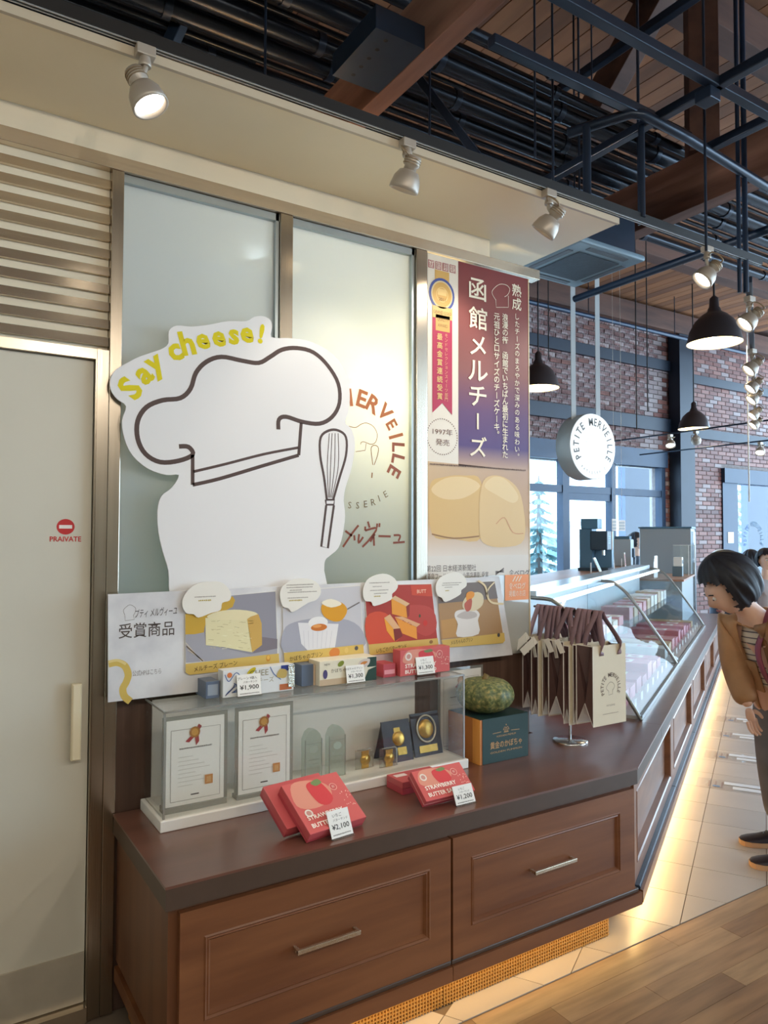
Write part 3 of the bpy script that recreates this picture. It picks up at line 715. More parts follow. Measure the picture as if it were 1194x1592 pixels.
# navy plaques with gold medals, and two clear stands with gold medals
NAVY = mat('navy_board', (34, 34, 56), .45); GOLD = mat('gold_metal', (206, 164, 84), .32, .85, var=.2, scale=90); CLEAR2 = glass_mat('thin_acrylic', (240, 240, 236), refl=.1, haze=.06, edge=.8)
def easel(x0, w, z0, h, Y, lab, fn):
    t = thing('award_plaque', lab, 'plaque', (x0+w/2, Y, z0), group='navy award plaques'); ln = math.radians(14)
    fr = Fr((x0, Y, z0), (1, 0, 0), (0, math.sin(ln), math.cos(ln)))
    MB().fbox(fr, 0, w, 0, h, -.006, 0).build('board', NAVY, t)
    bk = Fr((x0, Y+.085, z0), (1, 0, 0), (0, -math.sin(math.radians(20)), math.cos(math.radians(20)))); MB().fbox(bk, 0, w, 0, h*.97, -.004, 0).build('rear_flap', NAVY, t)
    fn(t, fr, w, h)
def pl1(t, fr, w, h):
    m = MB(); m.lathe([(0.0, .006), (.02, .006), (.026, .003), (.028, 0)][::-1], fr.p(w*.55, h*.56), 24, fr.N); m.build('medal', GOLD, t)
    m = MB(); m.fbox(fr, w*.40, w*.62, h*.72, h*.82, .0005, .003); m.fbox(fr, w*.46, w*.78, h*.16, h*.34, .0005, .003); m.build('gold_ribbon', GOLD, t)
def pl2(t, fr, w, h):
    m = MB(); m.lathe([(0.0, .006), (.028, .006), (.034, .003), (.036, 0)][::-1], fr.p(w*.5, h*.62), 28, fr.N); m.build('medal', GOLD, t)
    m = MB(); c = fr.p(w*.5, h*.62, .003); m.tube([c+(fr.U*math.cos(a)*.044+fr.V*math.sin(a)*.050) for a in [2*math.pi*k/24 for k in range(24)]], .004, 6, closed=True); m.build('laurel_ring', mat('silver_ring', (200, 190, 170), .3, .8), t)
    m = MB(); m.fbox(fr, w*.18, w*.82, h*.08, h*.24, .0005, .0025); m.build('nameplate', GOLD, t)
easel(1.49, .125, ZT+.0345, .152, 2.315, 'smaller navy award plaque with gold medal left of the laurel plaque', pl1)
easel(1.63, .132, ZT+.0345, .162, 2.325, 'larger navy award plaque with laurel-ringed gold medal and nameplate', pl2)
for k, (x, Y, lab) in enumerate(((1.40, 2.315, 'left small clear stand with a gold medal strap in the showcase'), (1.485, 2.285, 'right small clear stand with a gold medal strap before the plaques'))):
    t = thing('medal_stand', lab, 'award', (x, Y, ZT+.0345), group='small gold medal stands')
    MB().box(x-.038, x+.040, Y+.006, Y+.010, ZT+.0345, ZT+.105).build('clear_plate', CLEAR2, t)
    e = MB(); e.tube([(x+.036, Y+.006, ZT+.036), (x+.036, Y+.006, ZT+.095), (x+.028, Y+.006, ZT+.103), (x-.03, Y+.006, ZT+.103)], .0022, 6); e.build('bent_rim', EDGEM, t)
    fr = wallF(Y+.005); m = MB(); m.fbox(fr, x-.014, x+.016, ZT+.036, ZT+.098, 0, .003); m.build('gold_strap', GOLD, t)
    m = MB(); m.lathe([(.021, 0), (.020, .004), (0, .006)], fr.p(x+.001, ZT+.068, .002), 20, fr.N); m.build('medal', GOLD, t)
# ------------------------------------------------------------------ goods on top of the showcase
TAGM = mat('price_card', (236, 234, 228), .5)
def price_tag(c, U, label, price, w=.078, h=.056, lean=18, head='いちご', z=None):
    """small acrylic price stand; c = middle of its foot"""
    c = Vector(c); U = Vector(U).normalized(); nb = Vector((0, 0, 1)).cross(U); a = math.radians(lean)
    V = nb*math.sin(a)+Vector((0, 0, 1))*math.cos(a); t = thing('price_tag', label, 'price tag', tuple(c), group='price tags on acrylic stands')
    fr = Fr(c-U*(w/2), U, V)
    st = MB(); st.fbox(fr, 0, w, 0, h, -.0025, -.001); st.fbox(Fr(c-U*(w/2), U, nb), 0, w, -.006, .02, 0, .0018); st.build('acrylic_stand', CLEAR2, t)
    cd_ = MB().fbox(fr, .001, w-.001, .003, h, -.001, .0).build('card', TAGM, t)
    ik = Ink(fr, .0003); ik.text(price, (w*.5, h*.40), .02, (40, 36, 34), fit=w*.78, bold=.01)
    ik.text(head, (w*.44, h*.82), .01, (70, 64, 60), caph=h*.13); ik.text('バターサンド' if 'イ' not in head else 'チーズ', (w*.55, h*.65), .01, (90, 82, 78), caph=h*.10)
    soft_text(ik, w*.1, w*.9, h*.14, (120, 112, 106), .004)
    ik.build('price_print', cd_); return t
ROSE = mat('rose_box', (206, 92, 96), .35, var=.08, scale=10); ROSED = mat('rose_box_side', (186, 70, 80), .4)
def straw_print(fr, w, h, part, big=True):
    ik = Ink(fr)
    ik.rect(.001, w-.001, .001, h-.001, (212, 100, 98))
    ik.poly(smooth([(w*.05, h*.55), (w*.3, h*.42), (w*.62, h*.5), (w*.72, h*.75), (w*.5, h*.95), (w*.15, h*.96)], 4, True), (224, 150, 130), 2)
    ik.poly(smooth([(w*.36, h*.85), (w*.40, h*.5), (w*.55, h*.42), (w*.68, h*.55), (w*.62, h*.88), (w*.5, h*.93)], 4, True), (214, 70, 76), 3)
    ik.poly(smooth([(w*.46, h*.9), (w*.52, h*.82), (w*.64, h*.86), (w*.60, h*.95)], 4, True), (120, 140, 90), 4)
    ik.disc((w*.16, h*.74 if not big else h*.36), w*.065, w*.065, (236, 224, 214), 4); ik.disc((w*.16, h*.74 if not big else h*.36), w*.04, w*.04, (206, 150, 140), 5)
    ik.disc((w*.78, h*.72), w*.065, w*.065, (232, 170, 156), 4); ik.disc((w*.78, h*.72), w*.052, w*.052, (206, 92, 92), 5); ik.text('新', (w*.78, h*.72), .01, (236, 200, 186), caph=w*.05, L=6)
    ik.text('STRAWBERRY', (w*.40, h*.27 if big else h*.38), .02, (255, 246, 234), fit=w*.62, L=7, bold=.02)
    ik.text('BUTTER SAND', (w*.40, h*.12 if big else h*.16), .02, (255, 246, 234), fit=w*.62, L=7, bold=.02)
    rd = random.Random(5)
    for k in range(18): ik.disc((w*rd.uniform(.82, .97), h*rd.uniform(.25, .6)), w*.009, w*.009, (240, 190, 176), 4, 6)
    ik.build('box_print', part)
def tilted_box(name, label, org, U, tilt, w, L, th, m=ROSE, cat='box', group=None, printer=None):
    U = Vector(U).normalized(); nb = Vector((0, 0, 1)).cross(U); a = math.radians(tilt); V = nb*math.cos(a)+Vector((0, 0, 1))*math.sin(a)
    t = thing(name, label, cat, tuple(org), group=group); fr = Fr(org, U, V)
    lid = MB().fbox(fr, 0, w, 0, L, th*.30, th).build('lid', m, t, bevel=.0012)
    MB().fbox(fr, .0008, w-.0008, .0008, L-.0008, 0, th*.30).build('tray', ROSED, t)
    if printer: printer(fr.off(th+.0002), w, L, lid)
    return fr
U1 = (.989, .146, 0); G = 'rose red strawberry butter boxes'
fr = tilted_box('sweet_box', 'large rose red strawberry butter box propped in front of the certificates', (.962, 1.917, ZT+.0005), U1, 33, .208, .182, .036, group=G, printer=straw_print)
o2 = fr.o - fr.N*.038 + fr.V*.062 - fr.U*.030
tilted_box('sweet_box', 'rose red box underneath the large propped strawberry box', tuple(o2), U1, 33, .208, .16, .036, group=G)
price_tag((1.072, 1.897, ZT+.001), (.99, .1, 0), 'price card before the large strawberry box', '¥2,100', w=.078, h=.078, lean=25)
U2 = (1, .01, 0)
fr = tilted_box('sweet_box', 'small strawberry butter box propped near the middle of the worktop', (1.405, 1.965, ZT+.0005), U2, 40, .205, .112, .034, group=G, printer=lambda f, w, h, p: straw_print(f, w, h, p, False))
MB().fbox(fr, -.0006, .2056, -.0006, .1124, .015, .0175).build('pale_band', mat('pale_rose', (222, 150, 150), .4), [o for o in COL.objects if o.name.startswith('sweet_box') and 'propped near the middle' in o.get('label', '')][0])
t = thing('sweet_box', 'flat pair of rose red boxes behind the small propped strawberry box', 'box', (1.50, 2.14, ZT), group=G)
MB().box(1.415, 1.60, 2.095, 2.195, ZT+.0005, ZT+.0215).build('lower_box', ROSED, t, bevel=.001); MB().box(1.415, 1.60, 2.095, 2.195, ZT+.022, ZT+.043).build('upper_box', ROSE, t, bevel=.001)
ik = Ink(Fr((1.415, 2.095, ZT+.0433), (1, 0, 0), (0, 1, 0))); ik.rect(.012, .06, .055, .08, (240, 220, 216)); ik.build('lid_label', t)
price_tag((1.545, 1.912, ZT+.001), (1, -.01, 0), 'price card before the small strawberry box', '¥1,200', w=.082, h=.062, lean=25)
# items on the showcase top
ZS = AZ1+.0018
SBOX = mat('cream_carton', (232, 224, 200), .45)
# cheesecake bag box in blue line drawing
t = thing('sweet_box', 'white box with blue whisk drawing on the left of the showcase', 'box', (.97, 2.33, ZS), group='boxes standing on the showcase')
MB().box(.852, 1.105, 2.305, 2.352, ZS, ZS+.088).build('carton', mat('pale_blue_carton', (226, 228, 228), .4), t, bevel=.001)
ik = Ink(wallF(2.3045)); BL = (84, 110, 164); x0, z0 = .852, ZS
ik.line(smooth([(x0+.006, z0+.075), (x0+.02, z0+.052), (x0+.045, z0+.078), (x0+.07, z0+.056), (x0+.10, z0+.058)], 5), .0028, BL)
ik.disc((x0+.022, z0+.072), .009, .009, (220, 130, 80), 2, 8)
for k in range(4): ik.line(smooth([(x0+.008, z0+.006), (x0+.02+.006*k, z0+.02+.004*k), (x0+.05-.004*k, z0+.036+.003*k), (x0+.055, z0+.03-.004*k), (x0+.03, z0+.014)], 5), .0018, BL)
ik.disc((x0+.098, z0+.078), .018, .008, (196, 176, 40), 2, 14, .6); ik.text('CHEE', (x0+.125, z0+.07), .02, (150, 140, 110), caph=.02, bold=.0)
ik.text('チーズ', (x0+.15, z0+.045), .02, (170, 160, 130), caph=.018)
ik.rect(x0+.205, x0+.252, z0+.068, z0+.087, (52, 66, 140), 2); ik.poly(smooth([(x0+.19, z0+.05), (x0+.2, z0+.075), (x0+.225, z0+.07), (x0+.222, z0+.045)], 3, True), (196, 170, 100), 3); ik.rect(x0+.2, x0+.245, z0+.004, z0+.024, (190, 110, 70), 2)
ik.line(smooth([(x0+.165, z0+.086), (x0+.18, z0+.06), (x0+.205, z0+.04)], 4), .003, BL)
ik.build('box_print', t)
MB().box(1.083, 1.106, 2.300, 2.3035, ZS+.012, ZS+.086).build('foil_wrap', mat('foil', (220, 220, 206), .15, .8, bump=.8, bscale=120), t)
t = thing('sweet_box', 'narrow blue grey box at the left end of the showcase row', 'box', (.82, 2.36, ZS), group='boxes standing on the showcase'); MB().box(.80, .846, 2.32, 2.42, ZS, ZS+.055).build('carton', mat('blue_grey_carton', (96, 110, 132), .4), t, bevel=.001)
ik = Ink(wallF(2.3195)); ik.rect(.806, .84, ZS+.01, ZS+.045, (150, 160, 172)); ik.build('box_print', t)
price_tag((.938, 2.286, ZS), (1, 0, 0), 'price card in front of the whisk-drawing box', '¥1,900', w=.085, h=.072, lean=12, head='プレーン 9個入')
# pumpkin pudding box
t = thing('sweet_box', 'cream pumpkin pudding box with dark green corner on the showcase', 'box', (1.32, 2.33, ZS), group='boxes standing on the showcase')
MB().box(1.205, 1.44, 2.305, 2.39, ZS, ZS+.086).build('carton', SBOX, t, bevel=.001)
ik = Ink(wallF(2.3045)); x0 = 1.205
ik.poly([(x0+.18, z0+.0005), (x0+.2345, z0+.0005), (x0+.2345, z0+.05), (x0+.2, z0+.04)], (40, 66, 56), 2); ik.rect(x0+.195, x0+.2345, z0+.05, z0+.085, (40, 66, 56), 2)
ik.poly(smooth([(x0+.155, z0+.06), (x0+.17, z0+.078), (x0+.205, z0+.08), (x0+.2, z0+.058), (x0+.175, z0+.05)], 3, True), (214, 200, 190), 3); ik.poly(smooth([(x0+.165, z0+.064), (x0+.178, z0+.072), (x0+.196, z0+.07), (x0+.18, z0+.06)], 3, True), (206, 130, 60), 4)
ik.disc((x0+.085, z0+.072), .014, .009, (130, 140, 50), 2, 14, .5); ik.disc((x0+.022, z0+.04), .009, .016, (84, 76, 120), 2)
ik.text('かぼちゃ', (x0+.075, z0+.05), .02, (110, 96, 76), caph=.014); ik.text('NEW', (x0+.03, z0+.074), .02, (90, 80, 66), caph=.007)
ik.rect(x0+.0005, x0+.18, z0+.0005, z0+.022, (200, 176, 146), 2); ik.build('box_print', t)
t = thing('sweet_box', 'blue grey box with pale end beside the pumpkin pudding box', 'box', (1.17, 2.37, ZS), group='boxes standing on the showcase')
MB().box(1.150, 1.196, 2.335, 2.42, ZS, ZS+.075).build('carton', MATS['blue_grey_carton'], t, bevel=.001); MB().box(1.1965, 1.203, 2.335, 2.41, ZS, ZS+.07).build('pale_end', mat('kraft_end', (206, 180, 150), .5), t)
price_tag((1.345, 2.288, ZS), (1, 0, 0), 'price card in front of the cream pumpkin pudding box', '¥1,300', w=.078, h=.064, lean=12, head='かぼちゃのプリン')
t = thing('sweet_box', 'rose red strawberry butter box standing on the showcase', 'box', (1.66, 2.33, ZS), group='boxes standing on the showcase')
fr = wallF(2.305, 1.545, ZS); lid = MB().fbox(fr, 0, .235, 0, .098, -.05, 0).build('carton', ROSE, t, bevel=.001); straw_print(fr.off(.0003), .235, .098, lid, False)
t = thing('sweet_box', 'low rose red box left of the standing strawberry box', 'box', (1.51, 2.36, ZS), group='boxes standing on the showcase'); MB().box(1.480, 1.535, 2.32, 2.42, ZS, ZS+.05).build('carton', ROSED, t, bevel=.001)
ik = Ink(wallF(2.3195)); ik.rect(1.484, 1.53, ZS+.012, ZS+.028, (226, 150, 156)); ik.build('box_print', t)
price_tag((1.655, 2.288, ZS), (1, 0, 0), 'price card in front of the standing strawberry box', '¥1,300', w=.085, h=.068, lean=12)
# ------------------------------------------------------------------ pumpkin on its box
GX0, GX1, GY0, GY1, GZ = 1.850, 2.100, 2.205, 2.405, .795
KRAFT = mat('kraft_card', (196, 124, 66), .55, var=.15, scale=6); GREEN = mat('deep_green_card', (34, 62, 60), .5)
t = thing('pumpkin_box', 'dark green and kraft cardboard box with gold print under the pumpkin', 'box', (1.975, 2.3, ZT))
MB().box(GX0, GX1, GY0+.002, GY1, ZT+.0005, GZ).build('carton', KRAFT, t); MB().box(GX0+.012, GX1, GY0, GY0+.002, ZT+.0005, GZ+.001).build('green_front', GREEN, t); MB().box(GX0+.002, GX1, GY0, GY1-.002, GZ, GZ+.0015).build('green_top', GREEN, t)
MB().box(GX0-.001, GX0, GY0, GY0+.045, ZT+.0005, GZ).build('orange_strip', mat('orange_strip', (232, 160, 76), .5), t)
ik = Ink(wallF(GY0-.0002)); GC = (206, 160, 110); cx = (GX0+GX1)/2
ik.text('黄金のかぼちゃ', (cx+.008, .69), .03, GC, fit=.165, bold=.008); ik.text('GOLDEN PUMPKIN', (cx+.008, .662), .01, GC, fit=.165)
ik.text('HOKKAIDO PREMIUM', (cx+.008, .722), .01, GC, fit=.10); ik.line([(cx-.062, .735), (cx-.018, .737)], .002, GC); ik.line([(cx+.034, .737), (cx+.078, .735)], .002, GC)
for k in range(-2, 3): ik.line([(cx+.008+k*.004, .734), (cx+.008+k*.006, .752-abs(k)*.002)], .0016, GC)
ik.line(smooth([(cx-.008, .742), (cx+.0, .754), (cx+.008, .750), (cx+.016, .754), (cx+.024, .742)], 4), .0016, GC); ik.disc((cx+.008, .762), .0022, .003, GC); ik.line([(cx-.004, .734), (cx+.02, .734)], .003, GC)
ik.build('gold_print', t)
PK = bpy.data.materials.new('pumpkin_skin'); PK.use_nodes = True
N = PK.node_tree.nodes; L = PK.node_tree.links; bs = N['Principled BSDF']; bs.inputs['Roughness'].default_value = .5
tc = N.new('ShaderNodeTexCoord'); nz = N.new('ShaderNodeTexNoise'); nz.inputs['Scale'].default_value = 70; nz.inputs['Detail'].default_value = 7; L.new(tc.outputs['Object'], nz.inputs['Vector'])
cr = N.new('ShaderNodeValToRGB'); L.new(nz.outputs[0], cr.inputs[0]); E_ = cr.color_ramp.elements; E_[0].position = .36; E_[0].color = (*lin((74, 86, 52)), 1); E_[1].position = .70; E_[1].color = (*lin((176, 160, 100)), 1); e3 = E_.new(.54); e3.color = (*lin((116, 124, 76)), 1); L.new(cr.outputs[0], bs.inputs['Base Color'])
bp = N.new('ShaderNodeBump'); bp.inputs['Strength'].default_value = .35; bp.inputs['Distance'].default_value = .004; L.new(nz.outputs[0], bp.inputs['Height']); L.new(bp.outputs[0], bs.inputs['Normal'])
t = thing('pumpkin', 'round green ribbed pumpkin sitting on the green box', 'pumpkin', (1.955, 2.30, GZ+.002))
m = MB(); pr_ = []
for i in range(15):
    a = math.pi*i/14; pr_.append((.118*math.sin(a)**.8 if 0 < i < 14 else 0.001, .072-.072*math.cos(a)*(1 if a > 1.57 else 1) - (.012*math.exp(-((a-math.pi)/.5)**2))))
m.lathe(pr_, (1.955, 2.30, GZ+.002), 60, rib=lambda th: 1-.06*abs(math.cos(th*7))**8); m.build('body', PK, t)
m = MB(); m.tube([(1.955, 2.30, GZ+.125), (1.957, 2.298, GZ+.142), (1.962, 2.296, GZ+.152)], [.016, .011, .012], 8); m.build('stem', mat('pumpkin_stem', (140, 120, 80), .8, bump=.3), t)
# ------------------------------------------------------------------ rack of paper bags
t = thing('bag_rack', 'chrome T-shaped bag rack with round base on the worktop', 'rack', (2.40, 2.262, ZT))
m = MB(); m.lathe([(.075, 0), (.075, .004), (.07, .008), (.0, .009)], (2.40, 2.262, ZT+.0003), 32); m.build('round_base', CHROME, t)
m = MB(); m.tube([(2.40, 2.262, ZT+.008), (2.40, 2.262, 1.186)], .006, 10); m.build('pole', CHROME, t)
m = MB(); m.tube([(2.40, 2.085, 1.186), (2.40, 2.475, 1.186)], .0055, 10); m.build('crossbar', mat('dark_chrome', (96, 86, 82), .3, .8), t)
BAGC = mat('cream_paper', (226, 212, 184), .6, var=.04, scale=4); BAGE = mat('paper_edge', (240, 236, 228), .6); BAGG = mat('brown_gusset', (92, 66, 62), .55); RIB = mat('mauve_ribbon', (150, 122, 132), .5, var=.15, scale=30)
bags = [(2.052, 2.142, 'frontmost cream paper bag with round shop lettering on the rack'), (2.146, 2.168, 'thin folded paper bag right behind the frontmost bag'), (2.172, 2.205, 'third paper bag from the front on the rack'), (2.212, 2.300, 'wide open paper bag in the middle of the rack'), (2.306, 2.345, 'fifth paper bag from the front on the rack'), (2.352, 2.395, 'sixth paper bag from the front on the rack'), (2.402, 2.460, 'rearmost paper bag on the rack')]
for k, (y0, y1, lab) in enumerate(bags):
    sh = .010*math.sin(k*2.1); X0, X1 = 2.312+sh, 2.508+sh; zb, zt = .738-.008*(k % 3), 1.062-.006*(k % 3)
    t = thing('paper_bag', lab, 'paper bag', ((X0+X1)/2, (y0+y1)/2, zb), group='paper carrier bags on the rack')
    MB().box(X0, X1, y0, y0+.0016, zb, zt).build('front_panel', BAGC, t); MB().box(X0, X1, y1-.0016, y1, zb, zt).build('back_panel', BAGC, t)
    ym = (y0+y1)/2; gs = MB(); dep = .035
    for X, sg in ((X0, 1), (X1, -1)):
        gs.add([(X, y0+.0016, zb+.004), (X, y0+.0016, zt-.004), (X+sg*dep, ym, zt-.004), (X+sg*dep, ym, zb+.09), (X+sg*.002, ym, zb+.085)], [(0, 4, 3, 2, 1)])
        gs.add([(X, y1-.0016, zb+.004), (X, y1-.0016, zt-.004), (X+sg*dep, ym, zt-.004), (X+sg*dep, ym, zb+.09), (X+sg*.002, ym, zb+.085)], [(0, 1, 2, 3, 4)])
    gs.build('gusset', BAGG, t)
    e = MB()
    for yy_ in (y0+.001, y1-.001): e.tube([(X0-.0005, yy_, zb), (X0-.0005, yy_, zt)], .0022, 5)
    e.tube([(X0-.0005, y0+.001, zt-.002), (X0-.0005, y1-.001, zt-.002)], .0022, 5); e.build('edge_fold', BAGE, t)
    f = MB(); zf = zb+.088*min(1, .5+(y1-y0)*6)
    f.add([(X0-.002, y0+.002, zb), (X0-.002, ym, zf), (X0-.002, y1-.002, zb), (X1-.01, y0+.002, zb), (X1-.01, ym, zf), (X1-.01, y1-.002, zb)], [(0, 1, 4, 3), (1, 2, 5, 4)]); f.build('folded_base', BAGE, t)
    for X in ((y0-.0014, ym-.012), (y1+.0014, ym+.012)):
        h = MB(); yp, yb = X; a0, a1 = X0+.05, X1-.042
        pz = smooth([(a0, yp, zt-.042), (a0, yp, zt+.012), (2.386, yb, 1.172), (2.396, yb, 1.1945), (2.404, yb, 1.1945), (2.414, yb, 1.172), (a1, yp, zt+.012), (a1, yp, zt-.042)], 4)
        V = []; np_ = len(pz)
        for i_, (a, b, c_) in enumerate(pz):
            q_ = abs(i_/(np_-1)-.5)*2; f_ = max(0, min(1, (q_-.72)/.2)); wd = Vector((.011*f_+.002, .015*(1-f_)+.001, 0)); V += [Vector((a, b, c_))-wd, Vector((a, b, c_))+wd]
        h.add(V, [(2*i, 2*i+1, 2*i+3, 2*i+2) for i in range(np_-1)], True); ob = h.build('ribbon_handle', RIB, t); sm_ = ob.modifiers.new('thick', 'SOLIDIFY'); sm_.thickness = .0015
    if k == 0:
        ik = Ink(wallF(y0-.0003)); c = ((X0+X1)/2+.004, .888); BR = (112, 92, 76)
        ik.arc('PETITE MERVEILLE', c, .052, math.radians(205), math.radians(-25), .024, BR, bold=.01); ik.text('PATISSERIE', (c[0], c[1]-.072), .01, (160, 140, 120), fit=.05)
        ik.line(smooth([(c[0]-.012, c[1]-.014), (c[0]-.026, c[1]-.002), (c[0]-.016, c[1]+.014), (c[0], c[1]+.022), (c[0]+.018, c[1]+.014), (c[0]+.024, c[1]), (c[0]+.012, c[1]-.012)], 4), .0014, BR)
        ik.line([(c[0]-.012, c[1]-.014), (c[0]-.012, c[1]-.03), (c[0]+.012, c[1]-.028), (c[0]+.012, c[1]-.012)], .0014, BR)
        soft_text(ik, (X0+X1)/2-.045, (X0+X1)/2+.05, zb+.045, (150, 130, 112), .003); ik.build('bag_print', t)
    if k in (3, 4, 5, 6):
        f = MB(); a = Fr((X0-.004, ym-.01, zt+.005), (-.35, .35 if k > 4 else -.7, -.5), (-.1, -.9 if k < 5 else .2, .3)); f.fbox(a, 0, .085, -.016, .016, 0, .002); f.build('paper_strap', BAGE, t)
        f = MB(); a = Fr((X0-.006, ym+.008, zt+.0), (.02, -.25, -1), (-.3, -.9, .2)); f.fbox(a, 0, .075, -.014, .014, 0, .002); f.build('paper_strap', BAGE, t)
# ------------------------------------------------------------------ chef-hat cutout board
CUTF = wallF(2.425)
ca = Crop(CUTF, 150, 460, .42714)
outl = [(640, 112), (637, 150), (700, 154), (765, 162), (830, 190), (882, 235), (912, 295), (922, 355), (918, 420), (905, 460), (926, 482), (940, 525), (938, 575), (925, 640), (906, 700), (900, 745), (905, 800), (896, 870), (880, 918), (852, 944), (833, 962), (829, 1000), (828, 1130), (560, 1130), (290, 1130), (266, 1080), (262, 1000), (241, 930), (226, 860), (222, 785), (236, 730), (275, 698), (300, 652), (255, 652), (190, 630), (132, 582), (102, 520), (93, 455), (108, 402), (76, 376), (52, 340), (52, 300), (72, 268), (110, 245), (155, 222), (205, 205), (240, 192), (262, 172), (264, 128), (292, 108), (345, 112), (410, 105), (480, 92), (545, 92), (575, 76), (608, 74), (632, 88)]
t = thing('cutout_board', 'large white cut-out board reading Say cheese with a chef hat and whisk drawing', 'sign', (1.0, 2.43, ZS))
CB = mat('foam_board_white', (232, 230, 230), .5)
MB().prism(CUTF, smooth(ca(*outl), 3, True), -.006, 0).build('board', CB, t)
ik = Ink(CUTF); BRN = (82, 64, 60); YEL = (222, 204, 0)
for ch, x, y, a, hgt in (('S', 122, 336, 58, 92), ('a', 176, 290, 44, 62), ('y', 222, 262, 36, 84), ('c', 287, 206, 25, 62), ('h', 330, 172, 16, 88), ('e', 388, 166, 10, 56), ('e', 446, 157, 6, 56), ('s', 500, 150, 3, 56), ('e', 548, 143, 0, 56), ('!', 600, 138, -9, 74)):
    ik = Ink(CUTF); p, q = ca((x, y), (x, y-hgt)); ik.text(ch, p, .1, YEL, a=math.radians(a), caph=q[1]-p[1], bold=.038); ik.build('letter', t)
ik = Ink(CUTF); W_ = .0155
hat = [(300, 548), (335, 550), (350, 578), (300, 600), (232, 605), (178, 575), (150, 520), (150, 455), (182, 405), (240, 380), (305, 372), (342, 338), (362, 280), (400, 240), (455, 222), (530, 236), (590, 244), (632, 222), (675, 196), (730, 190), (790, 206), (842, 254), (880, 320), (884, 390), (858, 440), (812, 465), (748, 458), (690, 440), (664, 450), (662, 486)]
ik.line(smooth(ca(*hat), 4), W_, BRN); ik.line(ca((350, 578), (350, 688)), W_*.8, BRN); ik.line(ca((745, 462), (736, 580)), W_*.8, BRN)
ik.line(smooth(ca((350, 688), (450, 665), (600, 620), (736, 580)), 4), W_*.8, BRN); ik.line(smooth(ca((352, 640), (470, 612), (610, 576), (736, 552)), 4), W_*.6, BRN)
ik.build('hat_drawing', t)
ik = Ink(CUTF)
ik.line(smooth(ca((838, 740), (828, 660), (814, 580), (816, 515), (846, 490), (880, 490), (908, 515), (908, 580), (885, 660), (862, 740)), 4), W_*.62, BRN)
for dx in (-18, -6, 8, 22): ik.line(smooth(ca((850+dx*.3, 735), (858+dx, 620), (862+dx*.8, 500)), 4), .003, BRN)
ik.line(ca((834, 742), (866, 742), (864, 760), (836, 760), (834, 742)), W_*.5, BRN); ik.line(ca((836, 762), (818, 912), (842, 918), (864, 762)), W_*.6, BRN)
ik.build('whisk_drawing', t)
# ------------------------------------------------------------------ promotion board with four product cards
PBF = wallF(2.400)
bA = Crop(PBF, 150, 880, .29313); bB = Crop(PBF, 430, 880, .33501); bP = Crop(PBF, 0, 0, 1)
t = thing('promotion_board', 'long pale marbled board with four award-winning product photo cards', 'board', (1.35, 2.40, ZS))
MARB = mat('marble_print', (226, 225, 226), .5, var=.5, scale=9, rgb2=(206, 205, 208))
qb = bP((168, 924), (776, 896), (797, 1018), (168, 1092))
MB().prism(PBF, qb, -.005, 0).build('board', MARB, t)
ik = Ink(PBF); INK = (84, 74, 70)
ik.text('受賞商品', bA((268, 337))[0], .05, INK, fit=.175, bold=.004); ik.text('プティ メルヴィーユ', bA((318, 244))[0], .03, (60, 54, 52), fit=.135, shear=.25, a=.03); ik.text('公式HPはこちら', bA((268, 563))[0], .02, (140, 132, 128), fit=.09)
ik.line(smooth(bA((150, 260), (143, 235), (160, 215), (180, 206), (206, 222), (205, 245), (195, 262)), 4), .0014, (130, 122, 116)); ik.line(bA((150, 262), (152, 290), (200, 284), (196, 262)), .0014, (130, 122, 116))
ik.line(smooth(bA((64, 520), (110, 512), (150, 530), (168, 575), (158, 615), (140, 650), (148, 690), (180, 718)), 5), .022, (212, 182, 96)); ik.line(smooth(bA((64, 508), (112, 500), (156, 520)), 5), .008, (228, 206, 140), 2)
ik.build('title_print', t)
def card(quad, cp, label, draw, band, title, tpos, tfit, cr=.012):
    pts = cp(*quad)
    o = MB().prism(PBF, pts, .0002, .003).build('product_card', mat('card_stock', (226, 222, 214), .4), t); o['label'] = label
    fr = PBF.off(.0033); ik = Ink(fr, .0003); draw(ik); ik.poly(cp(*band), (214, 180, 96), 12); ik.text(title, cp(tpos)[0], .02, (66, 44, 30), fit=tfit, L=14, a=.06); ik.build('card_print', o)
    return o
def cloud(cp, pts, lines, yl, label, tilt=0.0):
    P = smooth(cp(*pts), 3, True); o = MB().prism(PBF, P, .0085, .011).build('cloud_note', mat('cloud_card', (236, 232, 222), .5), t)
    ik = Ink(PBF.off(.0113), .0003)
    for i, (x0, x1, y) in enumerate(lines):
        a, b = cp((x0, y), (x1, y)); soft_text(ik, a[0], b[0], a[1], (150, 140, 132), .0038, 1, i)
    if yl: a, b = cp((yl[0], yl[2]), (yl[1], yl[2])); soft_text(ik, a[0], b[0], a[1], (186, 164, 60), .0062, 1, 9)
    ik.build('note_print', o)
bE = Crop(PBF, 260, 890, .18425); bF = Crop(PBF, 560, 880, .20101)
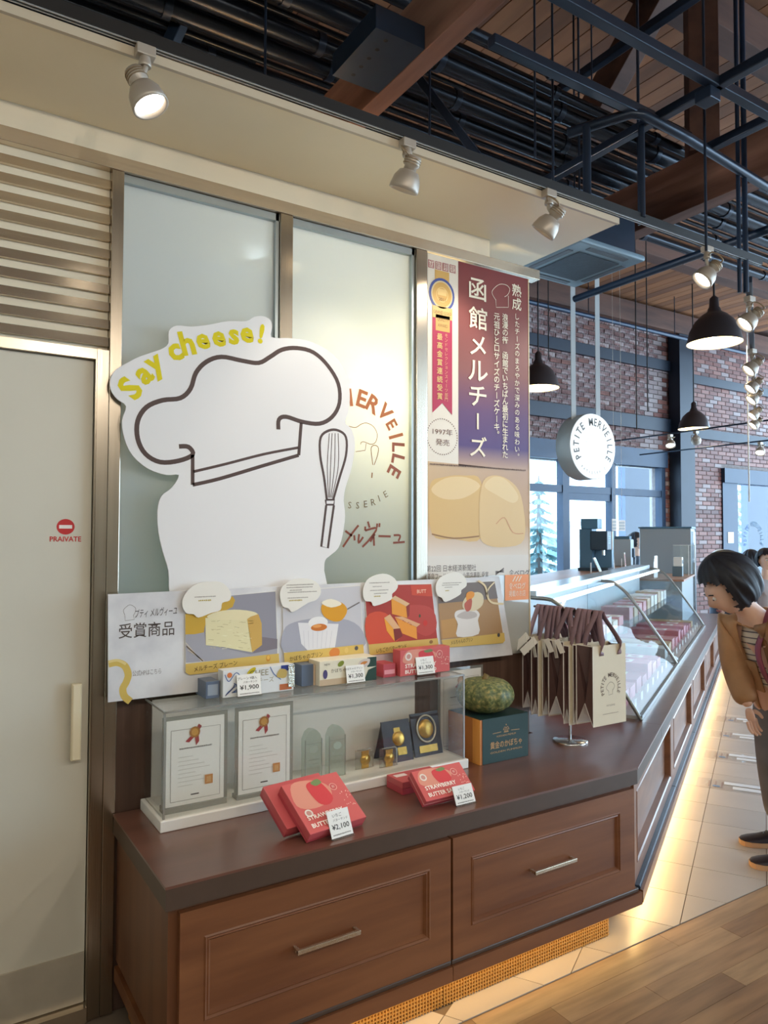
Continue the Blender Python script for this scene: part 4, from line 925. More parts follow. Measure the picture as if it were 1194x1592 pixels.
def cheese(ik):
    P = bE; ik.poly(P((150, 300), (530, 195), (910, 160), (925, 680), (930, 700), (155, 760)), (150, 148, 158), 1)
    ik.poly(P((150, 520), (310, 505), (320, 600), (700, 690), (920, 640), (925, 700), (155, 760)), (168, 166, 174), 2)
    ik.poly(smooth(P((150, 350), (300, 300), (420, 270), (548, 200), (548, 290), (330, 400), (305, 505), (150, 522)), 2, False)+P((150, 350)), (206, 166, 66), 3)
    ik.poly(P((780, 540), (925, 560), (925, 640), (720, 680)), (130, 122, 130), 3)
    ik.poly(smooth(P((330, 370), (420, 330), (560, 312), (700, 325), (762, 352), (740, 395), (560, 400), (400, 395)), 3, True), (234, 222, 180), 5)
    ik.poly(P((318, 382), (690, 392), (712, 672), (640, 660), (480, 630), (322, 612)), (230, 220, 176), 4)
    ik.poly(P((670, 392), (700, 372), (764, 350), (792, 430), (795, 610), (712, 672)), (208, 168, 92), 6)
    rd = random.Random(2)
    for k in range(46):
        x = rd.uniform(330, 690); y = rd.uniform(405, 640+ (x-330)*.05); p, q = P((x, y), (x+rd.uniform(15, 45), y+rd.uniform(-8, 8)))
        ik.line([p, q], .0016, rd.choice([(206, 194, 146), (240, 234, 200), (196, 184, 140)]), 6)
    for d in (0, 30, 60): ik.line(P((150+d*.3, 590+d), (285+d*.4, 745)), .003, (206, 196, 180) if d != 30 else (120, 100, 80), 5)
    ik.disc(P((845, 722))[0], .0085, .011, (214, 150, 60), 13); ik.disc(P((845, 715))[0], .0055, .007, (236, 190, 90), 15)
card([(146, 330), (530, 195), (912, 155), (940, 760), (925, 780), (180, 862), (150, 840)], bE, 'cheesecake slice photo card', cheese, [(150, 770), (800, 695), (935, 682), (940, 762), (930, 780), (180, 862), (150, 842)], 'メルチーズ プレーン', (405, 785), .150)
def pudding(ik):
    P = bB; ik.poly(P((25, 120), (385, 92), (398, 385), (30, 402)), (206, 204, 208), 1)
    ik.poly(smooth(P((30, 300), (80, 260), (200, 240), (330, 250), (396, 300), (396, 380), (200, 395), (32, 398)), 3, True), (172, 172, 184), 2)
    ik.poly(P((97, 262), (285, 268), (268, 380), (140, 390), (112, 360)), (232, 230, 232), 4); ik.disc(P((190, 262))[0], .040, .022, (240, 238, 236), 5); ik.disc(P((194, 284))[0], .033, .013, (206, 120, 50), 6); ik.disc(P((185, 278))[0], .018, .006, (230, 160, 90), 7)
    for k in range(7): ik.line(P((122+k*22, 300), (128+k*19, 380)), .0014, (206, 204, 210), 7)
    ik.poly(smooth(P((205, 185), (240, 160), (300, 170), (325, 205), (300, 250), (260, 256), (215, 230)), 3, True), (224, 160, 40), 6); ik.poly(smooth(P((205, 170), (250, 152), (300, 175), (250, 192)), 3, True), (244, 236, 214), 7)
    ik.line(P((325, 200), (382, 168)), .005, (120, 112, 110), 5)
    ik.poly(smooth(P((240, 400), (258, 380), (285, 384), (285, 412), (250, 420)), 3, True), (214, 130, 60), 13); ik.disc(P((320, 390))[0], .008, .011, (222, 190, 110), 13); ik.disc(P((366, 380))[0], .008, .008, (86, 82, 80), 13)
card([(22, 118), (388, 88), (402, 410), (34, 452)], bB, 'pumpkin pudding photo card', pudding, [(30, 402), (398, 362), (402, 410), (34, 452)], 'かぼちゃのプリン', (134, 418), .132)
def butter(ik):
    P = bF; ik.poly(P((30, 150), (545, 140), (592, 560), (62, 610)), (176, 62, 50), 1)
    ik.poly(smooth(P((40, 400), (150, 350), (260, 420), (300, 560), (200, 600), (60, 600)), 3, True), (214, 84, 56), 2); ik.poly(smooth(P((300, 330), (450, 300), (560, 340), (585, 480), (500, 540), (380, 460)), 3, True), (190, 76, 64), 2)
    ik.poly(P((385, 150), (545, 142), (555, 235), (395, 225)), (206, 78, 52), 3); ik.text('BUTT', P((470, 195))[0], .02, (240, 190, 160), fit=.045, L=4, bold=.02)
    for q, c in (([(235, 250), (350, 310), (360, 400), (240, 370)], (236, 160, 60)), ([(235, 250), (265, 228), (378, 290), (350, 312)], (226, 186, 140)), ([(350, 312), (378, 290), (375, 380), (358, 402)], (150, 60, 50)),
                 ([(180, 400), (250, 480), (262, 582), (200, 500)], (240, 166, 58)), ([(180, 400), (225, 372), (305, 480), (252, 486)], (228, 180, 134)), ([(262, 392), (430, 470), (435, 565), (320, 520)], (236, 158, 60)), ([(262, 392), (320, 390), (460, 448), (430, 472)], (226, 176, 130)), ([(252, 486), (305, 480), (322, 540), (262, 582)], (130, 50, 44))):
        ik.poly(P(*q), c, 5)
    ik.disc(P((498, 440))[0], .0105, .0115, (206, 60, 50), 6); ik.disc(P((455, 385))[0], .004, .007, (70, 90, 60), 6)
    rd = random.Random(4)
    for k in range(24): 
        x = rd.uniform(0, 1); ik.disc(P((250+x*150, 395+x*55+rd.uniform(-6, 10)))[0], .0014, .0014, (176, 50, 60), 7, 6)
    ik.disc(P((540, 585))[0], .009, .007, (150, 110, 60), 13)
card([(25, 148), (548, 132), (600, 628), (68, 688)], bF, 'strawberry butter sandwich photo card', butter, [(58, 605), (592, 556), (600, 628), (68, 688)], 'いちごのバターサンド', (235, 635), .140)
def melpud(ik):
    P = bF; ik.poly(P((590, 140), (1035, 118), (1100, 525), (620, 570)), (176, 138, 96), 1); ik.poly(P((590, 140), (1035, 118), (1060, 250), (600, 290)), (122, 110, 104), 2); ik.poly(P((620, 420), (740, 400), (745, 545), (632, 560)), (196, 150, 90), 2)
    ik.poly(smooth(P((725, 390), (735, 350), (790, 335), (880, 335), (918, 370), (905, 420), (910, 525), (745, 545), (750, 450)), 3, True), (232, 226, 220), 5); ik.poly(smooth(P((740, 390), (800, 350), (880, 355), (895, 390), (820, 410)), 3, True), (196, 186, 180), 6)
    ik.poly(smooth(P((785, 290), (820, 230), (900, 200), (945, 230), (940, 300), (880, 345), (800, 335)), 3, True), (222, 206, 170), 6); ik.poly(smooth(P((815, 215), (845, 195), (875, 205), (870, 240), (820, 270)), 3, True), (230, 150, 50), 7); ik.poly(smooth(P((800, 290), (855, 250), (850, 330), (815, 350)), 3, True), (190, 96, 76), 8)
    ik.line(smooth(P((905, 112), (955, 150), (975, 210), (985, 255), (1020, 285), (1100, 292)), 5), .009, (226, 204, 160), 12); ik.line(smooth(P((1030, 125), (985, 175), (970, 235)), 5), .006, (232, 214, 176), 12)
    ik.disc(P((1062, 532))[0], .0075, .0085, (80, 78, 76), 15)
card([(585, 140), (1038, 114), (1112, 575), (1095, 595), (640, 632)], bF, 'custard pudding photo card', melpud, [(620, 572), (1105, 515), (1112, 575), (1095, 595), (640, 632)], 'メルちゃんのプリン', (778, 578), .115)
cloud(bE, [(120, 240), (150, 170), (230, 100), (330, 75), (440, 80), (500, 125), (530, 180), (515, 235), (455, 255), (440, 315), (360, 340), (255, 378), (215, 350), (160, 345), (125, 300)], [(222, 400, 206)], (255, 360, 236), 'a')
cloud(bB, [(10, 130), (25, 90), (80, 60), (140, 58), (185, 80), (200, 120), (180, 155), (140, 170), (70, 212), (50, 195), (22, 185)], [(40, 165, 88), (40, 160, 100), (55, 110, 112), (45, 180, 122), (45, 140, 148)], (52, 112, 160), 'b')
cloud(bF, [(10, 190), (40, 110), (110, 68), (190, 60), (255, 95), (280, 150), (262, 190), (235, 215), (225, 260), (100, 308), (75, 275), (25, 265)], [(60, 215, 130), (85, 155, 158), (65, 205, 188), (95, 195, 212)], (95, 145, 234), 'c')
cloud(bF, [(572, 160), (600, 95), (680, 52), (750, 50), (800, 90), (810, 150), (770, 185), (760, 220), (650, 276), (620, 245), (585, 225)], [(625, 770, 132), (620, 750, 148), (640, 700, 164)], (645, 675, 190), 'd')
# ------------------------------------------------------------------ banner on the right-hand pane
BNF = wallF(2.452)
cb = Crop(BNF, 640, 380, .32680)
pn = MB().box(1.778, 2.350, 2.4535, 2.459, .985, 2.690).build('window_4', glass_mat('banner_pane', (225, 228, 226), refl=.1, haze=.75, hazecol=(222, 220, 214), edge=.6), kind='structure')
t = thing('window_banner', 'tall maroon banner with white Japanese lettering and a round cheesecake photo', 'banner', (2.06, 2.452, 1.33))
x0, x1 = 1.779, 2.347; zT = 2.688; zB = 1.335
MB().fbox(BNF, x0, x1, zB, zT, -.0012, 0).build('film', mat('banner_film', (224, 214, 198), .35), t)
MB().fbox(BNF, x1, x1+.005, .99, zT, -.004, .002).build('edge_strip', mat('banner_edge', (226, 206, 168), .4), t)
ik = Ink(BNF)
ul = cb((222, 500))[0][0]
zs = [zT, cb((300, 250))[0][1], cb((300, 600))[0][1], cb((300, 800))[0][1], cb((300, 960))[0][1], cb((300, 1060))[0][1]]
cs = [(122, 52, 52), (132, 66, 60), (134, 82, 78), (98, 66, 108), (84, 62, 116), (190, 160, 140)]
for i in range(5): ik.poly([(ul, zs[i]), (x1, zs[i]), (x1, zs[i+1]), (ul, zs[i+1])], [cs[i], cs[i], cs[i+1], cs[i+1]], 1)
zp = zs[5]; zq = cb((300, 1330))[0][1]; zr = cb((300, 1480))[0][1]
ik.poly([(x0, zp+.012), (x1, zp), (x1, zq), (x0, zq)], [(206, 178, 142), (190, 160, 140), (198, 160, 116), (204, 168, 124)], 1); ik.poly([(x0, zq), (x1, zq), (x1, zr), (x0, zr)], [(204, 168, 124), (198, 160, 116), (222, 212, 200), (224, 214, 204)], 1)
ik.poly([(x0, zr), (x1, zr), (x1, zB), (x0, zB)], (222, 216, 208), 1)
MAR = (150, 46, 62); CRM = (238, 228, 206)
for ch, x, y in zip('函館限定', (92, 126, 160, 194), (93, 101, 109, 117)):
    a, b = cb((x-14, y+15), (x+14, y-15)); ik.rect(a[0], b[0], a[1], b[1], MAR, 2); d = .006; ik.rect(a[0]+d*.5, b[0]-d*.5, a[1]+d*.5, b[1]-d*.5, (226, 212, 196), 3); ik.text(ch, ((a[0]+b[0])/2, (a[1]+b[1])/2), .02, MAR, caph=(b[1]-a[1])*.72, L=4)
# ribbon and medal
ik.poly(cb((98, 340), (192, 345), (192, 812), (145, 755), (98, 800)), (178, 52, 84), 3)
a, b = cb((110, 180), (178, 135)); ik.rect(a[0], b[0], a[1], b[1], (206, 164, 92), 2)
c = cb((143, 240))[0]; R = (cb((203, 240))[0][0]-c[0]); ik.disc(c, R, R*1.05, (70, 84, 148), 4); ik.disc(c, R*.84, R*.88, (214, 196, 150), 5); ik.disc(c, R*.74, R*.78, (204, 160, 84), 6); ik.line([(c[0]+R*.45*math.cos(a_), c[1]+R*.45*math.sin(a_)) for a_ in [2*math.pi*k/24 for k in range(25)]], .002, (236, 206, 140), 7)
ik.text('2011', (c[0], c[1]-R*.3), .02, (120, 84, 40), fit=R*.5, L=8); ik.rect(c[0]-R*.35, c[0]+R*.35, c[1]-R*.05, c[1]+R*.35, (226, 190, 120), 7)
a, b = cb((98, 345), (192, 308)); ik.rect(a[0], b[0], a[1], b[1], (214, 178, 110), 5); ik.text('GRAND GOLD', ((a[0]+b[0])/2, (a[1]+b[1])/2), .02, (140, 104, 56), fit=(b[0]-a[0])*.9, L=6)
a, b = cb((113, 408), (180, 345)); ik.rect(a[0], b[0], a[1], b[1], (206, 164, 96), 5); ik.text('QUALITY', ((a[0]+b[0])/2, b[1]-(b[1]-a[1])*.3), .02, (140, 104, 56), fit=(b[0]-a[0])*.8, L=6); ik.text('AWARD', ((a[0]+b[0])/2, a[1]+(b[1]-a[1])*.35), .02, (140, 104, 56), fit=(b[0]-a[0])*.7, L=6)
def vt(s, xc, y0, y1, hpx, rgb, bold=0.0, L=7):
    n = len(s); p = cb(*[(xc, y0+(y1-y0)*i/(n-1)) for i in range(n)])
    for ch, q in zip(s, p):
        h_ = cb((xc, 500), (xc, 500-hpx)); size = h_[1][1]-h_[0][1]
        if ch == ' ': continue
        if ch == 'ー': ik.rect(q[0]-size*.05, q[0]+size*.05, q[1]-size*.40, q[1]+size*.40, rgb, L); continue
        if ch in '。、': q = (q[0]+size*.25, q[1]+size*.3)
        ik.text(ch, q, size, rgb, L=L, bold=bold)
vt('最高金賞連続受賞', 132, 440, 722, 34, (228, 196, 130), .01); vt('モンドセレクションスイーツ部門', 163, 435, 738, 21, (224, 170, 130))
c = cb((145, 915))[0]; d1 = cb((216, 915))[0][0]-c[0]; d2 = c[1]-cb((145, 1000))[0][1]
for k in range(44): a_ = 2*math.pi*k/44; ik.disc((c[0]+d1*math.cos(a_), c[1]+d2*math.sin(a_)), .0028, .0028, (110, 80, 66), 2, 6)
ik.text('1997年', cb((147, 892))[0], .03, (110, 70, 56), fit=.105, L=3); ik.text('発売', cb((147, 942))[0], .03, (110, 70, 56), fit=.072, L=3)
for ch, x, y, hh in (('函', 312, 215, 118), ('館', 314, 352, 122), ('メ', 314, 482, 108), ('ル', 314, 602, 112), ('チ', 313, 722, 112), ('ー', 313, 842, 112), ('ズ', 316, 962, 112)):
    q = cb((x, y))[0]; s2 = cb((x, y), (x, y-hh)); sz = s2[1][1]-s2[0][1]
    if ch == 'ー': ik.rect(q[0]-sz*.05, q[0]+sz*.05, q[1]-sz*.34, q[1]+sz*.34, CRM, 7)
    else: ik.text(ch, q, .1, CRM, caph=sz*.86, L=7, bold=.012, sx=1.08)
vt('浪漫の街 函館でいちばん最初に生まれた', 443, 348, 1000, 38, CRM, .012); vt('元祖ひと口サイズのチーズケーキ。', 403, 345, 905, 38, CRM, .012)
vt('熟成', 498, 220, 285, 62, CRM, .012); vt('したチーズのまろやかで深みのある味わい。', 500, 345, 1010, 33, CRM, .006)
ik.line(smooth(cb((398, 265), (380, 230), (395, 205), (420, 190), (450, 195), (465, 215), (455, 240), (440, 250)), 4), .0022, CRM, 7); ik.line(cb((398, 262), (400, 300), (458, 300), (458, 245)), .0022, CRM, 7)
a, b = cb((85, 1048), (540, 1072)); soft_text(ik, a[0], b[0], (a[1]+b[1])/2, (110, 84, 70), .008, 7, 3)
# cheesecake photo
ik.poly(smooth(cb((85, 1150), (150, 1108), (250, 1100), (330, 1130), (335, 1390), (200, 1402), (95, 1375)), 4, True), (216, 180, 120), 2); ik.poly(smooth(cb((92, 1165), (160, 1112), (260, 1108), (325, 1150), (250, 1205), (150, 1210)), 4, True), (228, 200, 150), 3)
ik.poly(smooth(cb((320, 1330), (330, 1150), (380, 1100), (460, 1120), (520, 1200), (535, 1400), (440, 1440), (340, 1420)), 4, True), (222, 190, 138), 4); ik.poly(smooth(cb((345, 1150), (390, 1105), (450, 1122), (505, 1195), (480, 1230), (400, 1190)), 4, True), (230, 204, 156), 5)
ik.line(smooth(cb((400, 1330), (440, 1300), (480, 1370), (530, 1375)), 4), .004, (206, 150, 110), 6); ik.line(smooth(cb((95, 1378), (200, 1398), (320, 1388)), 4), .006, (150, 110, 70), 4)
ik.text('第22回 日本経済新聞社', cb((190, 1540))[0], .03, (96, 84, 80), fit=.265, L=3); ik.text('優良フードサービス 小売店表彰 受賞', cb((222, 1576))[0], .03, (96, 84, 80), fit=.33, L=3); ik.text('食べログ', cb((512, 1562))[0], .03, (80, 72, 70), fit=.125, L=3, bold=.01)
for k in range(3): ik.line(cb((398, 1572-k*8), (438, 1540+k*9)), .005, (110, 100, 96), 3)
ik.build('banner_print', t)
t2 = MB().fbox(wallF(2.4515), 2.20, 2.343, 1.222, 1.335, 0, .001).build('orange_sticker', mat('orange_vinyl', (236, 140, 60), .4), label='orange square sticker on the glass below the maroon banner', cat='sticker')
ik = Ink(wallF(2.4503)); ik.text('食べログ', (2.272, 1.285), .03, (246, 226, 200), fit=.10, bold=.01); ik.text('掲載のお店', (2.272, 1.252), .03, (246, 226, 200), fit=.10)
for k in range(3): ik.line([(2.245+k*.018, 1.305), (2.262+k*.018, 1.328)], .005, (246, 226, 200))
ik.build('sticker_print', t2)
# ------------------------------------------------------------------ shop lettering on the second pane
GF = wallF(2.4785); cg = Crop(GF, 520, 580, .18205)
OR_ = (176, 104, 60); t = thing('window_lettering', 'orange brown shop lettering arched on the frosted pane', 'lettering', (1.5, 2.4785, 1.4))
ik = Ink(GF)
for ch, x, y, a, hp in (('I', 137, 208, 8, 150), ('E', 234, 220, -14, 150), ('R', 333, 270, -28, 150), ('V', 430, 334, -44, 140), ('E', 488, 440, -58, 110), ('I', 525, 538, 0, 0), ('L', 545, 636, -90, 0), ('L', 542, 738, -100, 0), ('E', 508, 842, -118, 0)):
    ik = Ink(GF)
    if ch == 'I' and hp == 0: ik.line(cg((465, 555), (585, 522)), .013, OR_); ik.build('letter', t); continue
    q = cg((x, y))[0]; s2 = cg((x, y), (x, y-(hp or 120))); sz = s2[1][1]-s2[0][1]
    ik.text(ch, q, .1, OR_ if y < 500 else (150, 84, 60), a=math.radians(a), caph=sz if hp else .062, bold=.03); ik.build('letter', t)
for ch, x, y, a in (('S', 130, 1128, -4), ('S', 197, 1130, 0), ('E', 265, 1118, 6), ('R', 330, 1102, 12), ('I', 380, 1070, 22), ('E', 436, 1034, 30)):
    ik = Ink(GF); ik.text(ch, cg((x, y))[0], .1, (110, 92, 70), a=math.radians(a), caph=.026); ik.build('letter', t)
ik = Ink(GF)
ik.line(smooth(cg((118, 452), (180, 465), (230, 435), (280, 428), (335, 460), (365, 525), (350, 590), (310, 608), (255, 588), (228, 592), (224, 610)), 4), .0025, (130, 84, 50)); ik.line(cg((270, 600), (262, 660), (180, 672)), .0025, (130, 84, 50))
ik.line(smooth(cg((328, 785), (312, 660), (322, 625), (350, 618), (375, 640), (368, 700), (338, 785)), 4), .003, (130, 84, 50)); ik.line(cg((322, 850), (318, 895)), .005, (130, 84, 50))
ik.build('hat_and_whisk_drawing', t)
HB = (128, 62, 42)
for s in ([(205, 1300), (150, 1370), (72, 1485)], [(92, 1348), (150, 1390)], [(168, 1385), (172, 1430)], [(210, 1375), (205, 1450), (245, 1400)], [(285, 1268), (300, 1320)], [(262, 1310), (262, 1345)], [(262, 1345), (360, 1325), (300, 1420), (238, 1485)], [(365, 1285), (362, 1318)], [(385, 1282), (382, 1315)], [(345, 1375), (305, 1440)], [(335, 1400), (338, 1475)], [(375, 1392), (480, 1395)], [(505, 1385), (560, 1388), (545, 1435)], [(500, 1450), (600, 1442)]):
    ik = Ink(GF); ik.line(smooth(cg(*s), 4) if len(s) > 2 else cg(*s), .0085, HB); ik.build('brush_stroke', t)
# ------------------------------------------------------------------ services under the roof
def tubeobj(name, label, pts, r, m=None, cat='pipe', group=None, n=10):
    return MB().tube(pts, r, n).build(name, m or DUCTM, label=label, cat=cat, group=group)
G1 = 'dark pipes running along the ceiling'
PZ = 3.74
pl_ = [(36, .030, 'uppermost dark pipe of the bundle under the roof boards'), (70, .026, 'second dark pipe from the top of the ceiling bundle'), (100, .050, 'thick upper pipe of the ceiling bundle'), (129, .012, 'thin tube below the thick upper ceiling pipe'), (152, .046, 'thick middle pipe of the ceiling bundle'), (182, .046, 'thick lower pipe of the ceiling bundle'), (205, .014, 'thin tube under the thick lower ceiling pipe'), (222, .030, 'medium pipe near the bottom of the ceiling bundle'), (243, .014, 'lowest thin tube of the ceiling bundle'), (262, .034, 'dark pipe just above the soffit edge')]
for i, (y, r, lab) in enumerate(pl_):
    p = atZ(700, y, PZ); o = tubeobj('ceiling_pipe', lab, [(-2.4, p.y, PZ), (7.5, p.y, PZ)], r, group=G1)
    if r > .025:
        for k in range(9):
            x = -.6+k*.78+.13*i
            MB().tube([(x, p.y, PZ), (x+.035, p.y, PZ)], r+.006, 10).build('pipe_clamp', DARKST, o)
MB().box(-2.4, 1.45, 2.35, 5.2, 3.98, 4.35).build('dark_void_box', mat('void_black', (22, 24, 28), .6), label='wide black box standing in for the dark void over the soffit', cat='dark void')  # black box added to darken the shaded void above the pipes
# black gusset box beside the near tie beam
g = thing('bracket_box', 'black perforated steel bracket box on the near tie beam', 'bracket', (1.5, 2.38, 3.3))
MB().box(1.372, 1.590, 2.21, 2.54, 3.352, 3.44).build('plate_box', DARKST, g)
for k in range(5): MB().lathe([(.009, 0), (.0, .001)], (1.44+.0*k, 2.25+.06*k, 3.3515), 10, (0, 0, -1)).build('slot_hole', mat('hole_black', (8, 8, 10), .8), g)
# steel support rails
G2 = 'blue black steel rails hung below the roof'
RZ = 3.30
rails = [((1.72, 1.69), (5.5, 1.69), 'steel rail along the ceiling nearest the viewer'), ((1.72, 1.98), (2.62, 1.98), 'short steel rail along the ceiling by the near tie beam'),
         ((2.645, 1.0), (2.645, 2.85), 'steel cross rail from the soffit corner towards the viewer'), ((3.05, .8), (3.05, 2.0), 'second steel cross rail nearer the air conditioner')]
for a, b, lab in rails: beam('steel_rail', DARKST, lab, (*a, RZ), (*b, RZ), .04, .04, 'rail', group=G2)
beam('steel_rail', DARKST, 'high steel cross rail under the roof boards', (3.1, .6, 4.1), (3.1, 3.2, 4.1), .045, .045, 'rail', group=G2)
beam('steel_rail', DARKST, 'high steel rail running along under the roof boards', (2.0, 1.75, 4.15), (6.5, 1.75, 4.15), .045, .045, 'rail', group=G2)
beam('steel_brace', DARKST, 'slanting steel brace beside the near tie beam', tuple(atD(652, 122, 3.3)), tuple(atD(752, 255, 3.1)), .035, .035, 'brace')
beam('steel_brace', DARKST, 'slanting steel member above the left soffit', tuple(atD(305, -20, 3.2)), tuple(atD(262, 75, 3.2)), .06, .05, 'brace')
# conduit loop
e = [atZ(884, 207, RZ-.02), atZ(905, 200, RZ-.02), atZ(982, 176, RZ-.02), atZ(1000, 178, RZ-.02), atZ(1070, 215, RZ-.02), atZ(1194, 292, RZ-.02)]
tubeobj('conduit', 'round conduit bending round below the steel rails', [tuple(q) for q in e], .022, DARKST, 'conduit', n=10)
p = atZ(1102, 390, 3.0); q = atZ(898, 466, 3.0); tubeobj('conduit', 'long straight conduit crossing in front of the brick wall', [(p.x, .6, 3.0), (p.x, q.y, 3.0)], .022, FRAMEB, 'conduit')
p = atY(894, 486, 6.6); o = tubeobj('conduit', 'horizontal conduit running close to the brick wall', [(5.0, 6.6, p.z), (11, 6.6, p.z)], .03, FRAMEB, 'conduit')
for x in (5.6, 7.4, 9.2, 10.8): MB().tube([(x, 6.6, p.z), (x, 6.6, 5.0)], .006, 5).build('hanger', DARKST, o)
G3 = 'thin hanger rods'
for x, y0, y1, d, r, lab in ((860, -40, 285, 3.0, .005, 'thin hanger rod left of the conduit loop'), (994, -30, 350, 3.4, .007, 'hanger rod below the conduit bend'), (1098, 130, 390, 3.2, .006, 'hanger rod holding the end of the light track'), (412, -40, 125, 3.0, .006, 'hanger rod above the left soffit'), (832, 175, 245, 3.3, .005, 'short hanger rod by the soffit corner'), (668, 140, 220, 3.2, .006, 'short hanger rod under the steel brace'), (920, -30, 130, 3.6, .004, 'thin hanger rod under the roof boards')):
    a = atD(x, y0, d); b = atD(x, y1, d); tubeobj('hanger_rod', lab, [(b.x, b.y, 5.0), tuple(b)], r, DARKST, 'rod', group=G3, n=6)
for x, y0, y1, d, r, lab in ((912, 197, 312, 3.3, .018, 'short upright conduit left under the loop'), (997, 195, 340, 3.3, .014, 'upright conduit under the bend of the loop')):
    b = atZ(x, y0, 3.275); k_ = (b-CAM).dot(FW); tubeobj('conduit', lab, [tuple(b), (b.x, b.y, b.z-(y1-y0)*k_/F_PX)], r, DARKST, 'conduit')
for x, d, lab in ((1150, 3.55, 'left one of the paired tall upright pipes'), (1160, 3.57, 'right one of the paired tall upright pipes')):
    b = atD(x, 455, d); tubeobj('upright_pipe', lab, [(b.x, b.y, 4.95), tuple(b)], .010 if x == 1150 else .013, FRAMEB, 'pipe')
jb = atZ(1100, 145, RZ-.03); MB().box(jb.x-.035, jb.x+.035, jb.y-.035, jb.y+.035, RZ-.07, RZ-.021).build('junction_box', DARKST, label='small black junction box under the steel rail', cat='box', bevel=.004)
# light track along the soffit edge
tr = thing('light_track', 'long dark lighting track along the soffit edge', 'track', (1.0, 2.03, 2.87))
MB().box(-2.4, 3.505, 2.012, 2.038, 2.855, 2.890).build('channel', mat('track_black', (22, 20, 20), .5), tr); MB().box(-2.4, 3.505, 2.017, 2.021, 2.8525, 2.855).build('rail_lip', mat('track_lip', (200, 206, 210), .3, .6), tr); MB().box(-2.4, 3.505, 2.029, 2.033, 2.8525, 2.855).build('rail_lip', MATS['track_lip'], tr)
SPB = mat('spot_housing', (176, 166, 154), .38, .25); SPD = mat('spot_detail', (150, 132, 108), .4, .3)
LENS_OFF = mat('lens_dim', (250, 240, 225), .3, emit=(255, 230, 190), estr=2.0)
def spotlight(base, d, label, power=25, color=(1, .88, .72), cone=70, s=1.0, group='track spotlights', lens=None, drop=.10):
    base = Vector(base); d = Vector(d).normalized(); t = thing('track_spotlight', label, 'spotlight', tuple(base), group=group)
    m = MB(); m.box(base.x-.026*s, base.x+.026*s, base.y-.018*s, base.y+.018*s, base.z-.03*s, base.z); m.lathe([(.016*s, 0), (.018*s, .004*s), (.014*s, .026*s)], (base.x, base.y, base.z-.056*s), 14); m.build('track_adapter', SPB, t, bevel=.003*s)
    head = base+Vector((0, 0, -drop*s-.02*s)) - d*.01*s
    side = d.cross(Vector((0, 0, 1))); side = side.normalized() if side.length > .05 else Vector((1, 0, 0))
    m = MB(); m.tube(smooth([tuple(base+Vector((0, 0, -.055*s))), tuple(base+Vector((0, 0, -.07*s))+side*.006*s), tuple(head-d*.02*s+side*.012*s)], 4), .0085*s, 8); m.build('arm', SPB, t)
    m = MB(); a = head-d*.052*s; m.tube(smooth([tuple(base+Vector((0, 0, -.06*s))), tuple(base+Vector((0, 0, -.045*s))-side*.035*s-d*.01*s), tuple(a-side*.045*s-d*.012*s), tuple(a-side*.012*s)], 5), .0035*s, 6); m.build('cable', SPD, t)
    m = MB(); m.lathe([(.012*s, -.062*s), (.027*s, -.060*s), (.028*s, -.030*s), (.022*s, -.026*s), (.022*s, -.014*s), (.0, -.012*s)], head, 16, d); m.build('lamp_holder', SPB, t)
    m = MB()
    for k in range(3): m.lathe([(.030*s, 0), (.030*s, .003*s)], head-d*(.052-.008*k)*s, 16, d)
    m.build('cooling_fins', SPD, t)
    m = MB(); m.lathe([(.014*s, -.018*s), (.034*s, -.010*s), (.046*s, .012*s), (.051*s, .040*s), (.051*s, .052*s), (.046*s, .052*s), (.040*s, .030*s)], head, 24, d); m.build('reflector_cup', SPB, t)
    m = MB(); m.lathe([(.0425*s, .040*s), (.0, .043*s)], head, 20, d); m.build('lens', lens or COOL_GLOW, t)
    if power:
        L_ = bpy.data.lights.new('spot_beam', 'SPOT'); L_.energy = power; L_.color = color; L_.spot_size = math.radians(cone); L_.spot_blend = .7; L_.shadow_soft_size = .035*s
        o = bpy.data.objects.new('spot_beam', L_); o.matrix_world = Matrix.Translation(head+d*.06*s) @ d.to_track_quat('-Z', 'Y').to_matrix().to_4x4(); link(o); o.parent = t; o.matrix_parent_inverse = t.matrix_basis.inverted()
    return t
spotlight((.507, 2.025, 2.852), (.36, -.24, -.90), 'lit track spotlight above the cream door', SPOT_P[0], drop=.11)
spotlight((1.384, 2.025, 2.852), (-.10, .42, -.90), 'track spotlight above the second frosted pane', SPOT_P[1], lens=LENS_OFF, drop=.11)
spotlight((2.052, 2.025, 2.852), (-.30, .58, -.76), 'track spotlight above the maroon banner', SPOT_P[2], lens=LENS_OFF, drop=.11)
spotlight((3.070, 2.025, 2.852), (-.58, .36, -.72), 'lit track spotlight near the free end of the track', SPOT_P[3], drop=.11)
# unseen third track behind the viewer, added as fill for partition and worktop
fill_track = thing('light_track', 'unseen fill-light track added behind the viewer facing the glazed partition', 'track', (1.0, -1.3, 3.0))
MB().box(-1.8, 3.8, -1.315, -1.285, 3.0, 3.03).build('channel', MATS['track_black'], fill_track)
for x in (-1.6, 3.6): MB().tube([(x, -1.3, 3.03), (x, -1.3, 5.0)], .006, 6).build('hanger', DARKST, fill_track)
for k, x in enumerate((-1.3, -.2, .9, 2.0, 3.1)):
    spotlight((x, -1.3, 3.0), (.12, .88, -.46), ['first', 'second', 'third', 'fourth', 'fifth'][k]+' added fill spotlight behind the viewer facing the partition', SPOT_P[5], color=(1, .90, .76), cone=110, group='added fill spotlights facing the partition')
